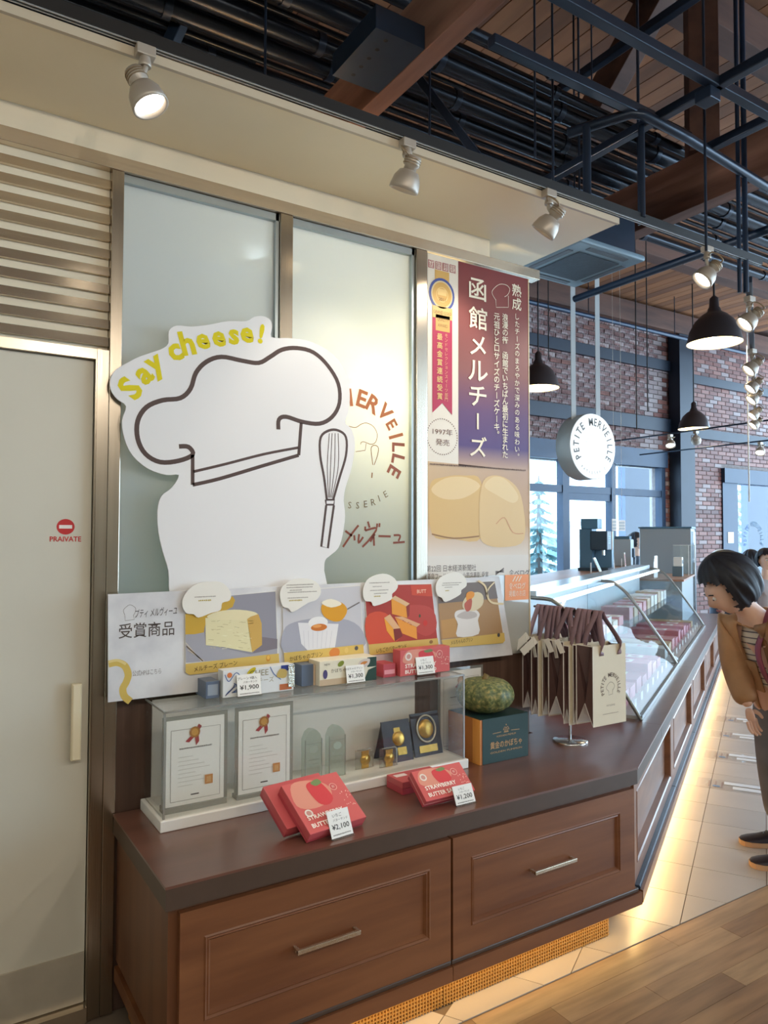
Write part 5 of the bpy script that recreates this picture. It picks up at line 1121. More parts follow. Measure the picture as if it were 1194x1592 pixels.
# second track above the display run
hp = [atZ(1166, 500, 2.62), atZ(1170, 573, 2.62), atZ(1170, 602, 2.62), atZ(1172, 620, 2.62), atZ(1171, 645, 2.62), atZ(1174, 660, 2.62)]
tr2 = thing('light_track', 'lighting track above the aisle leading towards the brick wall', 'track', tuple(hp[2]+Vector((0, 0, .15))))
a = hp[0]+(hp[0]-hp[1])*.2; b = hp[-1]+(hp[-1]-hp[-2])*.3
MB().bar((a.x, a.y, 2.765), (b.x, b.y, 2.765), .03, .03).build('channel', FRAMEB, tr2)
nm2 = ['nearest spotlight on the aisle track', 'second spotlight along the aisle track', 'third spotlight along the aisle track', 'fourth spotlight along the aisle track', 'fifth spotlight along the aisle track', 'farthest spotlight on the aisle track']
for k, p in enumerate(hp):
    q = a+(b-a)*((p-a).dot(b-a)/(b-a).length_squared)
    spotlight((q.x, q.y, 2.75), (-.60, .42, -.68), nm2[k], SPOT_P[4] if k < 4 else 0, color=(1, .97, .93), group='aisle track spotlights')
# wires with small spots near the brick wall
wy = atD(1042, 674, 9.0); MB().tube([(wy.x, 3.6, wy.z), (wy.x, 7.0, wy.z)], .010, 6).build('light_wire', FRAMEB, label='taut wire carrying two small spotlights before the brick wall', cat='wire')
for px_, lab in ((1042, 'small spotlight hanging left of the far pendant lamp'), (1082, 'small spotlight hanging under the far pendant lamp')):
    q = atX(px_, 672, wy.x); spotlight((q.x, q.y, wy.z-.01), (-.35, -.3, -.85) if px_ < 1060 else tuple(atY(1085, 785, 7.2)-Vector((q.x, q.y, wy.z-.1))), lab, 0 if px_ < 1060 else 60, cone=34, color=(1, .85, .55), s=1.15, group='small spotlights on the wire', drop=.07)
q = atD(1182, 686, 9.2); MB().tube([(q.x, 3.4, q.z), (q.x, 7.0, q.z)], .010, 6).build('light_wire', FRAMEB, label='taut wire carrying one small spotlight by the glazed door', cat='wire'); spotlight((q.x, q.y, q.z-.01), (-.5, -.2, -.8), 'small spotlight hanging above the glazed door', 0, s=1.15, group='small spotlights on the wire', drop=.07)
# pendant lamps
SHADE = mat('dark_enamel', (62, 56, 58), .35, .2); SHIN = mat('shade_inside', (240, 226, 190), .5, emit=(255, 230, 170), estr=1.0)
def pendant(x, y, d, R, label, power):
    c = atD(x, y, d); t = thing('pendant_lamp', label, 'lamp', tuple(c), group='dark dome pendant lamps')
    prof = [(R, 0), (R*.985, R*.08), (R*.90, R*.46), (R*.70, R*.84), (R*.46, R*1.08), (R*.26, R*1.20), (R*.22, R*1.34), (R*.18, R*1.38), (R*.16, R*1.72), (R*.06, R*1.82)]
    MB().lathe(prof, c, 32, caps=False).build('dome_shade', SHADE, t)
    MB().lathe([(R*.985, .004), (R*.96, R*.08), (R*.87, R*.45), (R*.67, R*.80), (R*.38, R*1.02), (.0, R*1.06)], c, 32, caps=False).build('shade_lining', SHIN, t)
    MB().ball((c.x, c.y, c.z+R*.42), R*.22, 8).build('bulb', WARM_GLOW, t)
    MB().tube([(c.x, c.y, c.z+R*1.8), (c.x, c.y, 4.99)], .008, 6).build('cord', mat('black_cord', (20, 20, 24), .6), t)
    L_ = bpy.data.lights.new('bulb_light', 'POINT'); L_.energy = power; L_.color = (1, .86, .62); L_.shadow_soft_size = .05; o = bpy.data.objects.new('bulb_light', L_); o.location = (c.x, c.y, c.z+R*.15); link(o); o.parent = t; o.matrix_parent_inverse = t.matrix_basis.inverted()
pendant(837, 604, 8.0, .225, 'dark dome pendant lamp partly behind the maroon banner', 10)
pendant(1111, 534, 6.0, .216, 'large dark dome pendant lamp left of the aisle track', 12)
pendant(1079, 667, 10.0, .206, 'farthest dark dome pendant lamp before the brick wall', 10)
# thin cords hanging before the brick wall
for x, y0, y1, d, lab in ((853, 440, 560, 7.5, 'thin dark wire beside the banner before the brick wall'), (990, 340, 668, 7.0, 'long thin wire right of the hanging round sign'), (1007, 480, 640, 7.4, 'second thin wire right of the round sign'), (1165, 660, 780, 6.0, 'pale wire hanging before the glazed door')):
    a_ = atD(x, y0, d); b_ = atD(x, y1, d); tubeobj('ceiling_wire', lab, [(b_.x, b_.y, 5.0), tuple(b_)], .006, MATS['black_cord'] if x < 1100 else WHITE, 'wire', n=5)
# ------------------------------------------------------------------ air conditioner
ac = thing('air_conditioner', 'square ceiling air conditioner cassette beyond the soffit end', 'air conditioner', (3.16, 2.89, 3.05))
ACM = mat('ac_panel', (120, 146, 164), .4); k_ = (3.05-1.5)/1.33
X0, X1, Y0, Y1 = 2.484*k_, 2.934*k_, 2.26*k_, 2.71*k_
MB().box(X0+.04, X1-.04, Y0+.04, Y1-.04, 3.085, 3.33).build('casing', DARKST, ac)
o = MB().box(X0, X1, Y0, Y1, 3.05, 3.085).build('panel', ACM, ac, bevel=.012)
MB().box(X0+.10, X1-.10, Y0+.10, Y1-.10, 3.044, 3.05).build('intake_grille', mat('ac_grille', (60, 78, 94), .6, var=.2, scale=60), ac, bevel=.004)
for a_ in ((X0+.11, X1-.11, Y0+.03, Y0+.065), (X0+.11, X1-.11, Y1-.065, Y1-.03), (X0+.03, X0+.065, Y0+.11, Y1-.11), (X1-.065, X1-.03, Y0+.11, Y1-.11)): MB().box(a_[0], a_[1], a_[2], a_[3], 3.046, 3.051).build('louvre_flap', mat('ac_flap', (86, 96, 108), .5), ac)
for x, y in ((X0+.05, Y0+.05), (X1-.05, Y1-.05)): MB().tube([(x, y, 3.33), (x, y, 4.95)], .006, 6).build('hanger', DARKST, ac)
# ------------------------------------------------------------------ hanging round sign
SY = 3.40; sc_ = atY(922, 694, SY); R = .224
sg = thing('round_sign', 'white round hanging sign with black circular shop lettering', 'sign', tuple(sc_))
MB().lathe([(R, -.125), (R, -.003), (R-.003, 0)], sc_, 64, (0, -1, 0)).build('drum', mat('sign_drum', (170, 180, 186), .4, .3), sg)
MB().lathe([(R-.004, .0005), (R-.006, .002), (0, .002)], sc_, 64, (0, -1, 0)).build('lit_face', mat('sign_face', (245, 247, 247), .4, emit=(245, 248, 250), estr=.35), sg)
ik = Ink(wallF(SY-.0025, sc_.x, sc_.z)); DK = (70, 74, 74)
ik.arc('PETITE', (0, 0), R*.74, math.radians(208), math.radians(208-236*5/15), .074, DK, bold=.016, sx=.82); ik.build('lettering', sg); ik = Ink(ik.fr); ik.arc('MERVEILLE', (0, 0), R*.74, math.radians(208-236*7/15), math.radians(-28), .074, DK, bold=.016, sx=.82); ik.build('lettering', sg)
ik = Ink(wallF(SY-.0025, sc_.x, sc_.z)); ik.arc('PATISSERIE', (0, 0), R*.80, math.radians(232), math.radians(308), .026, (110, 116, 116), inward=True)
ik.line(smooth([(-.035, .0), (-.068, .018), (-.06, .045), (-.035, .055), (-.02, .08), (.02, .085), (.05, .075), (.066, .045), (.05, .02), (.035, .012)], 4), .003, (190, 192, 192)); ik.line([(-.035, 0), (-.035, -.035), (.035, -.028), (.035, .012)], .003, (190, 192, 192)); ik.build('small_lettering', sg)

for x in (891, 929):
    q = atY(x, 620, SY+.06); MB().box(q.x-.022, q.x+.022, SY+.055, SY+.059, sc_.z+R*.8, 3.36).build('strap', mat('white_strap', (168, 172, 174), .6), sg)
# ------------------------------------------------------------------ behind the display run
ledge = thing('service_ledge', 'wooden service ledge behind the glass display cases', 'counter', tuple(RP(3.2, .98, 0)))
MB().prism(GND, [P2(.9, -.80), P2(5.6, -.80), P2(5.6, -1.30), P2(.9, -1.30)], 1.150, 1.185).build('wood_top', mat('ledge_wood', (176, 130, 104), .4, var=.2, scale=8), ledge)
MB().prism(GND, [P2(.95, -.83), P2(5.55, -.83), P2(5.55, -1.27), P2(.95, -1.27)], 0.001, 1.150).build('cabinet_body', mat('ledge_body', (150, 150, 148), .5), ledge)
LZ = 1.1853
MACH = mat('machine_steel', (92, 122, 142), .35, .5); MACHL = mat('machine_light', (176, 190, 200), .4, .2); MDARK = mat('machine_dark', (44, 66, 84), .4)
def onledge(x, y=897): 
    p = atZ(x, y, LZ); return p
def rbox(m, c, u0, u1, b0, b1, z0, z1):
    U = RU; Bv = Vector((-RU.y, RU.x, 0)); P = [c+U*u0+Bv*b0, c+U*u1+Bv*b0, c+U*u1+Bv*b1, c+U*u0+Bv*b1]
    m.hexa([tuple(Vector((q.x, q.y, z0))) for q in P]+[tuple(Vector((q.x, q.y, z1))) for q in P]); return m
def place(x, back):
    """point on the ledge below pixel column x at a distance behind the run front"""
    n = RUN.N; q = hit(x, 880, n, C0.dot(n)-back); return Vector((q.x, q.y, LZ))
c = place(926, 1.0)
t = thing('coffee_machine', 'blue grey coffee machine on the service ledge', 'coffee machine', tuple(c))
rbox(MB(), c, -.13, .16, -.14, .14, LZ, LZ+.03).build('drip_base', MDARK, t); rbox(MB(), c, -.06, .16, .02, .14, LZ+.03, LZ+.40).build('rear_body', MACH, t); rbox(MB(), c, -.15, .06, -.14, .02, LZ+.20, LZ+.38).build('brew_head', MDARK, t, bevel=.008); rbox(MB(), c, .07, .17, -.14, .02, LZ+.03, LZ+.38).build('side_panel', MACH, t)
rbox(MB(), c, .062, .075, -.145, -.14, LZ+.20, LZ+.38).build('copper_strip', mat('copper', (206, 150, 110), .35, .5), t); rbox(MB(), c, -.09, .13, -.04, .12, LZ+.40, LZ+.50).build('bean_hopper', mat('hopper', (70, 120, 150), .2), t, bevel=.006)
f = Fr(c+Vector((RU.y, -RU.x, 0))*.1415+Vector((0, 0, .29)), RU, (0, 0, 1)); ik = Ink(f); 
for i in range(5):
    for j in range(4): ik.rect(-.10+i*.02, -.086+i*.02, -.03+j*.02, -.016+j*.02, (130, 170, 190))
ik.build('keypad', t)
MB().tube([tuple(c+RU*(-.05)+Vector((RU.y, -RU.x, 0))*.08+Vector((0, 0, .20))), tuple(c+RU*(-.05)+Vector((RU.y, -RU.x, 0))*.08+Vector((0, 0, .15)))], .018, 10).build('spout', CHROME, t)
def stand(x, back, w, h, lean, label, cat, m, col, name):
    c = place(x, back); nb = Vector((-RU.y, RU.x, 0)); a = math.radians(lean); V = nb*math.sin(a)+Vector((0, 0, 1))*math.cos(a); t = thing(name, label, cat, tuple(c)); fr = Fr(c-RU*w/2, RU, V)
    MB().fbox(fr, 0, w, 0, h, -.008, 0).build('panel', m, t); ik = Ink(fr.off(.0003)); ik.rect(w*.1, w*.9, h*.15, h*.9, col)
    for i in range(4): soft_text(ik, w*.16, w*.8, h*(.78-.14*i), (90, 110, 130), h*.05, 2, i)
    ik.build('face_print', t); MB().fbox(Fr(c-RU*w/2+nb*(h*math.sin(a)+.03), RU, (0, 0, 1)), w*.3, w*.7, 0, h*.6, -.004, 0).build('rear_support', m, t)
    MB().fbox(Fr(c-RU*w/2, RU, nb), 0, w, 0, h*math.sin(a)+.034, -.001, .001).build('foot', m, t)
stand(935, .86, .10, .15, 24, 'small white tablet on a slanted stand by the coffee machine', 'tablet', WHITE, (176, 206, 220), 'tablet_stand')
stand(955, .88, .055, .21, 4, 'tall narrow cream notice stand on the ledge', 'notice', MACHL, (216, 206, 196), 'notice_stand')
stand(973, .86, .05, .16, 4, 'narrow notice stand with red print on the ledge', 'notice', WHITE, (214, 150, 150), 'notice_stand')
c = place(969, .96); t = thing('coffee_grinder', 'pale blue grey grinder next to the coffee machine', 'grinder', tuple(c)); rbox(MB(), c, -.09, .10, -.10, .10, LZ, LZ+.30).build('body', MACHL, t, bevel=.01); rbox(MB(), c, -.07, .08, -.08, .08, LZ+.30, LZ+.335).build('lid', MACH, t); rbox(MB(), c, -.03, .05, -.12, -.10, LZ+.10, LZ+.20).build('chute', MDARK, t)
c = place(985, .86); t = thing('syrup_bottle', 'slim pump bottle standing on the ledge', 'bottle', tuple(c)); MB().lathe([(.028, 0), (.028, .10), (.012, .13), (.012, .15)], c, 14).build('bottle_body', mat('dark_syrup', (60, 70, 84), .2), t); MB().tube([tuple(c+Vector((0, 0, .15))), tuple(c+Vector((0, 0, .18))), tuple(c+Vector((0, 0, .185))-RU*.04)], .006, 6).build('pump', WHITE, t)
# till on a raised stand at the end of the run
TZ = 1.08
t = thing('till_stand', 'grey till stand at the end of the display run', 'stand', tuple(RP(5.6, .5, .6225)))
MB().prism(GND, [P2(5.02, -.30), P2(6.30, -.30), P2(6.30, -.76), P2(5.02, -.76)], .6225, TZ-.02).build('cabinet', mat('till_grey', (150, 158, 162), .5), t); MB().prism(GND, [P2(5.0, -.28), P2(6.32, -.28), P2(6.32, -.77), P2(5.0, -.77)], TZ-.02, TZ).build('top', MATS['ledge_wood'], t)
def place2(x, along): q = hit(x, 900, RU, C0.dot(RU)+along); return Vector((q.x, q.y, TZ+.0003))
c = place2(1018, 5.3); t = thing('paper_bundle', 'bundle of white wrapping sheets standing at the till', 'paper', tuple(c))
for k in range(6):
    f = Fr(c+RU*(-.08+.03*k), Vector((RU.x+.3*math.sin(k), RU.y-.2, 0)), (0, .0, 1)); MB().fbox(f, 0, .08, 0, .17+.03*(k % 3), 0, .002).build('sheet', WHITE, t)
c = place2(1054, 5.7); t = thing('card_terminal', 'white card terminal on a grey stand at the till', 'terminal', tuple(c)); rbox(MB(), c, -.06, .07, -.05, .05, TZ, TZ+.11).build('printer_base', mat('printer_grey', (96, 116, 126), .5), t); rbox(MB(), c, -.05, .06, -.05, .04, TZ+.11, TZ+.21).build('terminal', WHITE, t, bevel=.006); rbox(MB(), c, -.035, .045, -.053, -.05, TZ+.14, TZ+.18).build('screen', MDARK, t)
for x, a_, lab in ((1062, 5.9, 'left clear acrylic screen at the till'), (1072, 6.1, 'right clear acrylic screen at the till')):
    c = place2(x, a_); f = Fr(c, Vector((-RU.y, RU.x, 0)), (0, 0, 1)); t = thing('acrylic_screen', lab, 'screen', tuple(c), group='acrylic screens'); MB().fbox(f, -.06, .10, 0, .34, -.002, .002).build('sheet', CLEAR, t); e = MB(); e.fbox(f, -.062, -.057, 0, .34, -.004, .004); e.fbox(f, -.062, .102, .337, .342, -.004, .004); e.build('edge', WHITE, t)
# tall white cabinet behind
p = atD(1038, 860, 9.3)
t = thing('tall_cabinet', 'tall pale grey refrigerator cabinet behind the till', 'refrigerator', (p.x, p.y, 0)); c = Vector((p.x, p.y, 0)); FRM = mat('fridge_grey', (158, 164, 168), .45)
rbox(MB(), c, -.28, .26, -.30, .30, .01, 1.62).build('cabinet', FRM, t, bevel=.01); rbox(MB(), c, -.27, -.10, -.315, -.30, .1, 1.58).build('glass_door', WINGL, t); rbox(MB(), c, -.09, .25, -.31, -.30, .1, 1.58).build('steel_door', FRM, t); rbox(MB(), c, -.11, -.10, -.33, -.30, .6, 1.2).build('handle', CHROME, t)
rbox(MB(), c, -.295, .275, -.31, .31, 1.62, 1.64).build('top_panel', MACH, t)
f = Fr(c+Vector((RU.y, -RU.x, 0))*.313+RU*.05+Vector((0, 0, 1.26)), RU, (0, 0, 1)); MB().fbox(f, -.06, .10, 0, .16, 0, .002).build('taped_note', WHITE, t)
# hanging notices
for x, y, d, w, h, lab in ((955, 816, 6.2, .055, .10, 'narrow cream notice hanging behind the coffee machine'), (967, 817, 6.25, .085, .09, 'square printed notice hanging behind the coffee machine')):
    p = atD(x, y, d); t = thing('hanging_notice', lab, 'notice', tuple(p), group='hanging notices'); MB().box(p.x-w/2, p.x+w/2, p.y, p.y+.003, p.z-h/2, p.z+h/2).build('sheet', mat('notice_paper', (214, 206, 200), .6), t)
    ik = Ink(wallF(p.y-.0003)); 
    for i in range(3):
        for j in range(3): ik.rect(p.x-w*.4+i*w*.28, p.x-w*.4+i*w*.28+w*.22, p.z-h*.4+j*h*.28, p.z-h*.4+j*h*.28+h*.2, (150, 160, 166))
    ik.build('notice_print', t); MB().tube([(p.x, p.y+.001, p.z+h/2), (p.x, p.y+.001, 5.0)], .0015, 4).build('string', WHITE, t)
# clear floor signs on the tiles along the aisle
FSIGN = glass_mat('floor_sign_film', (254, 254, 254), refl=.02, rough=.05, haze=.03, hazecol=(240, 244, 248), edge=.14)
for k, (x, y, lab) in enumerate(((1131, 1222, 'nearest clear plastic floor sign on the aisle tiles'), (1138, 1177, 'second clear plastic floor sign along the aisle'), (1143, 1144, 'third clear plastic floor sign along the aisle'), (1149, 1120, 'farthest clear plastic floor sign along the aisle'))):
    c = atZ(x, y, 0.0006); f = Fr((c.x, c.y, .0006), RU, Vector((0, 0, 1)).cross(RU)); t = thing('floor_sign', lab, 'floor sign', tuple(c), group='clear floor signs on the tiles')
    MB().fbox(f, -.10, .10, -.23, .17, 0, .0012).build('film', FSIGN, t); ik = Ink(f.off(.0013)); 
    for i in range(3): soft_text(ik, -.06, .06, .10-.035*i, (150, 130, 124), .014, 1, i+k)
    ik.rect(-.055, .0, -.20, -.03, (232, 238, 244)); ik.rect(.02, .075, -.20, .02, (226, 234, 244)); ik.rect(-.05, -.02, .04, .08, (110, 140, 180), 2); ik.build('sign_print_and_glare', t)  # the two pale rectangles are window reflections painted onto the film
# ------------------------------------------------------------------ outdoors
def conifer(px_, py, d, h, label, seed):
    p = atD(px_, py, d); rd = random.Random(seed); t = thing('conifer_tree', label, 'tree', (p.x, p.y, -.06), group='conifer trees outside')
    MB().tube([(p.x, p.y, -.06), (p.x, p.y, h*.95)], [.12, .02], 8).build('trunk', mat('bark', (96, 84, 76), .9), t)
    m = MB(); L_ = 13
    for i in range(L_):
        z = h*(.12+.86*i/L_); R_ = (1-i/L_)**.9*h*.26+.05; nb = 14
        for k in range(nb):
            th = 2*math.pi*(k+rd.random())/nb; r_ = R_*rd.uniform(.7, 1.1); dx, dy = math.cos(th), math.sin(th)
            for s in range(5):
                f0 = .15+.17*s; f1 = f0+.30; wv = .10*r_*(1.25-f0)+.03; dz = -.28*r_
                a = Vector((p.x+dx*r_*f0, p.y+dy*r_*f0, z+dz*f0)); b = Vector((p.x+dx*r_*f1, p.y+dy*r_*f1, z+dz*f1-.03)); sd = Vector((-dy, dx, 0))*wv
                m.add([a, b-sd*.7+Vector((0, 0, -.05)), b+(b-a)*.3, b+sd*.7+Vector((0, 0, -.05))], [(0, 1, 2, 3)])
    m.build('foliage', mat('needles', (58, 92, 92), .8, var=.4, scale=3, rgb2=(130, 156, 156), spec=0.0), t)
conifer(838, 850, 17, 3.1, 'snow dusted conifer outside the shop window next to the banner', 1)
conifer(1146, 850, 18, 3.2, 'snow dusted conifer outside the glazed door', 2)
p = atD(868, 850, 24); t = thing('far_house', 'small pale house far outside the shop window', 'house', (p.x, p.y, -.06))
MB().box(p.x-.9, p.x+.9, p.y, p.y+2, -.06, 1.9).build('walls', mat('house_wall', (176, 206, 220), .7), t); MB().box(p.x-.5, p.x+.1, p.y-.02, p.y, .9, 1.5).build('window', mat('house_pane', (90, 130, 156), .2), t); MB().box(p.x-1.0, p.x+1.0, p.y-.1, p.y+2.1, 1.9, 2.05).build('roof', mat('house_roof', (150, 170, 184), .7), t)
# ------------------------------------------------------------------ people
SKIN = mat('skin', (236, 194, 170), .5, var=.06, scale=12); HAIRB = mat('dark_hair', (30, 32, 44), .55, var=.5, scale=60, stretch=(1, 1, .2), rgb2=(20, 20, 28))
def skin_mesh(verts, edges, radii, root=0, sub=2):
    me = bpy.data.meshes.new('sk'); me.from_pydata([tuple(v) for v in verts], edges, []); o = bpy.data.objects.new('sk', me); COL.objects.link(o)
    sk = o.modifiers.new('s', 'SKIN'); sk.use_smooth_shade = True; sd = me.skin_vertices[0].data
    for i, r in enumerate(radii):
        rr = r if isinstance(r, tuple) else (r, r); sd[i].radius = rr; sd[i].use_root = (i == root)
    if sub: s2 = o.modifiers.new('u', 'SUBSURF'); s2.levels = sub; s2.render_levels = sub
    dg = bpy.context.evaluated_depsgraph_get(); ev = o.evaluated_get(dg); m = ev.to_mesh()
    V = [tuple(v.co) for v in m.vertices]; Fc = [tuple(p.vertices) for p in m.polygons]; ev.to_mesh_clear(); bpy.data.objects.remove(o); bpy.data.meshes.remove(me)
    return V, Fc
class Sk:
    def __init__(s): s.v = []; s.e = []; s.r = []; s.n = {}
    def add(s, name, p, r, parent=None):
        s.n[name] = len(s.v); s.v.append(Vector(p)); s.r.append(r)
        if parent is not None: s.e.append((s.n[parent], s.n[name]))
    def mesh(s, sub=2): return skin_mesh(s.v, s.e, s.r, 0, sub)
def head_mesh(c, fwd, up, s=1.0):
    """head with brow, nose, lips, chin and ears; fwd/up orthonormal"""
    f = Vector(fwd).normalized(); u = (Vector(up)-f*Vector(up).dot(f)).normalized(); l = u.cross(f); V = []; n, m = 26, 36
    for i in range(n+1):
        a = math.pi*i/n
        for k in range(m):
            th = 2*math.pi*k/m; x, y, z = math.sin(a)*math.cos(th), math.sin(a)*math.sin(th), -math.cos(a)
            X, Y, Zc = .098*x, .077*y, .118*z
            if z < 0: Y *= 1-.30*(-z)**1.3; X *= 1-.10*(-z) if x > 0 else 1-.35*(-z)
            if x > 0:
                nose = math.exp(-((y/.15)**2)-(((z+.12)/.20)**2)); X += .022*nose*x
                X -= .007*math.exp(-(((abs(y)-.36)/.16)**2)-(((z-.10)/.13)**2)); X += .005*math.exp(-((y/.28)**2)-(((z+.45)/.07)**2)); X -= .004*math.exp(-((y/.3)**2)-(((z+.52)/.03)**2)); X += .008*math.exp(-((y/.3)**2)-(((z+.82)/.15)**2)); X += .004*math.exp(-(((z-.28)/.1)**2))*x
            V.append(Vector(c)+(f*X+l*Y+u*Zc)*s)
    Fc = [(i*m+k, i*m+(k+1) % m, (i+1)*m+(k+1) % m, (i+1)*m+k) for i in range(n) for k in range(m)]
    return V, Fc, f, u, l
def hair_mesh(c, f, u, l, s=1.0, length=.7, face=.30, puff=1.0):
    mb = MB(); V = []; n, m = 48, 96; keep = []
    for i in range(n+1):
        a = math.pi*i/n
        for k in range(m):
            th = 2*math.pi*k/m; x, y, z = math.sin(a)*math.cos(th), math.sin(a)*math.sin(th), -math.cos(a)
            w = 1+.03*math.sin(th*9+z*4)+.025*math.sin(th*17+z*3)+.015*math.sin(th*31); X, Y, Zc = (.122*x-.016)*w, .103*y*w*puff, .142*z+.008
            if z < -.1: Y *= 1-.12*(-z-.1); Zc = .142*z*.9
            V.append(Vector(c)+(f*X+l*Y+u*Zc)*s); keep.append(not ((x > face+.06*math.sin(z*23)+.04*math.sin(y*31) and z < .40+.05*math.sin(y*17)) or z < -length+.04*math.sin(th*13)))
    Fc = [q for q in ((i*m+k, i*m+(k+1) % m, (i+1)*m+(k+1) % m, (i+1)*m+k) for i in range(n) for k in range(m)) if all(keep[j] for j in q)]
    mb.add(V, Fc, True); return mb
def face_parts(t, c, f, u, l, s=1.0, glasses=False):
    P = lambda x, y, z: Vector(c)+(f*x+l*y+u*z)*s
    EW = mat('eye_white', (230, 226, 220), .3); ED = mat('eye_dark', (30, 24, 24), .3); LP = mat('lips', (176, 96, 92), .4)
    for sg in (-1, 1):
        MB().ball(P(.083, .029*sg, .010), .010*s, 8).build('eye', EW, t); MB().ball(P(.0905, .029*sg, .008), .0048*s, 6).build('pupil', ED, t)
        m = MB(); m.tube([P(.093, .015*sg, .032), P(.094, .03*sg, .036), P(.085, .045*sg, .031)], .0032*s, 5); m.build('eyebrow', ED, t)
        m = MB(); e = P(-.005, .074*sg, -.005); m.ball(e, .022*s, 8, (.55, .55, 1.1)); m.build('ear', SKIN, t)
    m = MB(); m.tube([P(.093, -.022, -.056), P(.0985, 0, -.054), P(.093, .022, -.056)], .0042*s, 6); m.build('mouth', LP, t)
def hand_into(mb, wrist, d, palm_n, s=1.0, curl=.5):
    """palm plus five separate bent fingers; d = towards the fingertips"""
    d = Vector(d).normalized(); nrm = (Vector(palm_n)-d*Vector(palm_n).dot(d)).normalized(); sd = d.cross(nrm); w = Vector(wrist)
    k = Sk(); k.add('w', w, (.020*s, .016*s)); k.add('p1', w+d*.035*s, (.027*s, .013*s), 'w'); k.add('p2', w+d*.075*s, (.032*s, .012*s), 'p1'); V, Fc = k.mesh(2); mb.add(V, Fc, True)
    for i, (o, L) in enumerate(((-.028, .060), (-.010, .072), (.009, .068), (.026, .052))):
        b = w+d*.072*s+sd*o*s; c1 = b+(d*math.cos(curl*.4)+nrm*math.sin(curl*.4))*L*.45*s; c2 = c1+(d*math.cos(curl*1.2)+nrm*math.sin(curl*1.2))*L*.32*s; c3 = c2+(d*math.cos(curl*2)+nrm*math.sin(curl*2))*L*.25*s
        k = Sk(); k.add('a', b-d*.012*s, .0088*s); k.add('b', c1, .0082*s, 'a'); k.add('c', c2, .0074*s, 'b'); k.add('d', c3, .0062*s, 'c'); V, Fc = k.mesh(1); mb.add(V, Fc, True)
    b = w+d*.022*s-sd*.022*s; k = Sk(); k.add('a', b, .012*s); k.add('b', b+(d*.6-sd*.7+nrm*.3).normalized()*.034*s, .0098*s, 'a'); k.add('c', b+(d*.6-sd*.7+nrm*.3).normalized()*.034*s+(d*.9-sd*.2+nrm*.4).normalized()*.03*s, .0078*s, 'b'); V, Fc = k.mesh(1); mb.add(V, Fc, True)
def shoe(t, heel, toe, m, sole):
    h, e = Vector(heel), Vector(toe); d = (e-h); L = d.length; d.normalize(); sd = Vector((-d.y, d.x, 0)); mb = MB(); V = []; n = 10; secs = [(0, .030, .075), (.12, .036, .085), (.3, .036, .085), (.45, .038, .070), (.65, .046, .052), (.82, .046, .042), (.94, .036, .034), (1.0, .015, .026)]
    for f_, w, hh in secs:
        for k in range(n+1):
            a = math.pi*k/n; V.append(h+d*L*f_+sd*w*math.cos(a)+Vector((0, 0, .022+(hh-.022)*math.sin(a)**.7)))
    mb.add(V, [(i*(n+1)+k, (i+1)*(n+1)+k, (i+1)*(n+1)+k+1, i*(n+1)+k+1) for i in range(len(secs)-1) for k in range(n)], True); mb.add(V[:n+1], [tuple(range(n+1))]); mb.add(V[-n-1:], [tuple(range(n, -1, -1))]); o = mb.build('shoe', m, t)
    sb = MB(); pts = [(L*f_, w+.003) for f_, w, hh in secs]; poly = [(a, b) for a, b in pts]+[(a, -b) for a, b in reversed(pts)]; sb.prism(Fr((h.x, h.y, 0), d, sd), poly, .001, .024); sb.build('sole', sole, o)
    lc = MB(); 
    for f_ in (.40, .48, .56): lc.tube([h+d*L*f_+sd*.022+Vector((0, 0, .070-.03*(f_-.4)/.16*.6)), h+d*L*f_+Vector((0, 0, .080-.03*(f_-.4)/.16*.6)), h+d*L*f_-sd*.022+Vector((0, 0, .070-.03*(f_-.4)/.16*.6))], .003, 5)
    lc.build('laces', MATS['black_cord'], o)
# --- the shopper leaning over the display case
W = thing('person', 'person in tan jacket and grey trousers leaning over the glass display case', 'person', (3.55, 1.98, 0))
Fd = Vector((-.985, .17, 0)).normalized(); Ld = Vector((-Fd.y, Fd.x, 0))        # forward, her left
UPZ = Vector((0, 0, 1))
hip = atD(1226, 1072, 3.60); neckb = atD(1172, 958, 3.48); hc = atD(1131, 916, 3.42); chest = hip.lerp(neckb, .60)-Fd*.03
k = Sk(); k.add('hip', hip, (.145, .115)); k.add('waist', hip.lerp(neckb, .3), (.125, .105), 'hip'); k.add('chest', chest, (.145, .115), 'waist'); k.add('neckb', neckb, (.070, .060), 'chest'); k.add('neck', neckb.lerp(hc, .45), .048, 'neckb'); k.add('skull', neckb.lerp(hc, .85), .052, 'neck')
arm = {}; feet = {1: (1166, 1346), -1: (1150, 1311)}; tdir = (-RT*.95+Vector((0, .25, 0))); tdir.z = 0; tdir.normalize()
shR = neckb-Ld*.150-UPZ*.055; shL = neckb+Ld*.155-UPZ*.05
limbs = {-1: (shR, atD(1146, 1046, 3.60), atD(1164, 1100, 3.50)), 1: (shL, shL-Fd*.05-UPZ*.25, shL-Fd*.02-UPZ*.46)}
for sg, nm in ((1, 'L'), (-1, 'R')):
    sh, el, wr = limbs[sg]; k.add('sh'+nm, sh, .056, 'chest'); k.add('el'+nm, el, .040, 'sh'+nm); k.add('wr'+nm, wr, .026, 'el'+nm)
    tt = atZ(*feet[sg], 0); toe = Vector((tt.x, tt.y, 0)); heel = toe-tdir*.24; feet[sg] = (heel, toe); an = heel+tdir*.05+UPZ*.09
    hp_ = hip+Ld*sg*.085-UPZ*.12; kn = (hp_+an)/2+Fd*.02; k.add('hp'+nm, hp_, .095, 'hip'); k.add('kn'+nm, kn, .060, 'hp'+nm); k.add('an'+nm, an, .038, 'kn'+nm); arm[sg] = (sh, el, wr, hp_, kn, an)
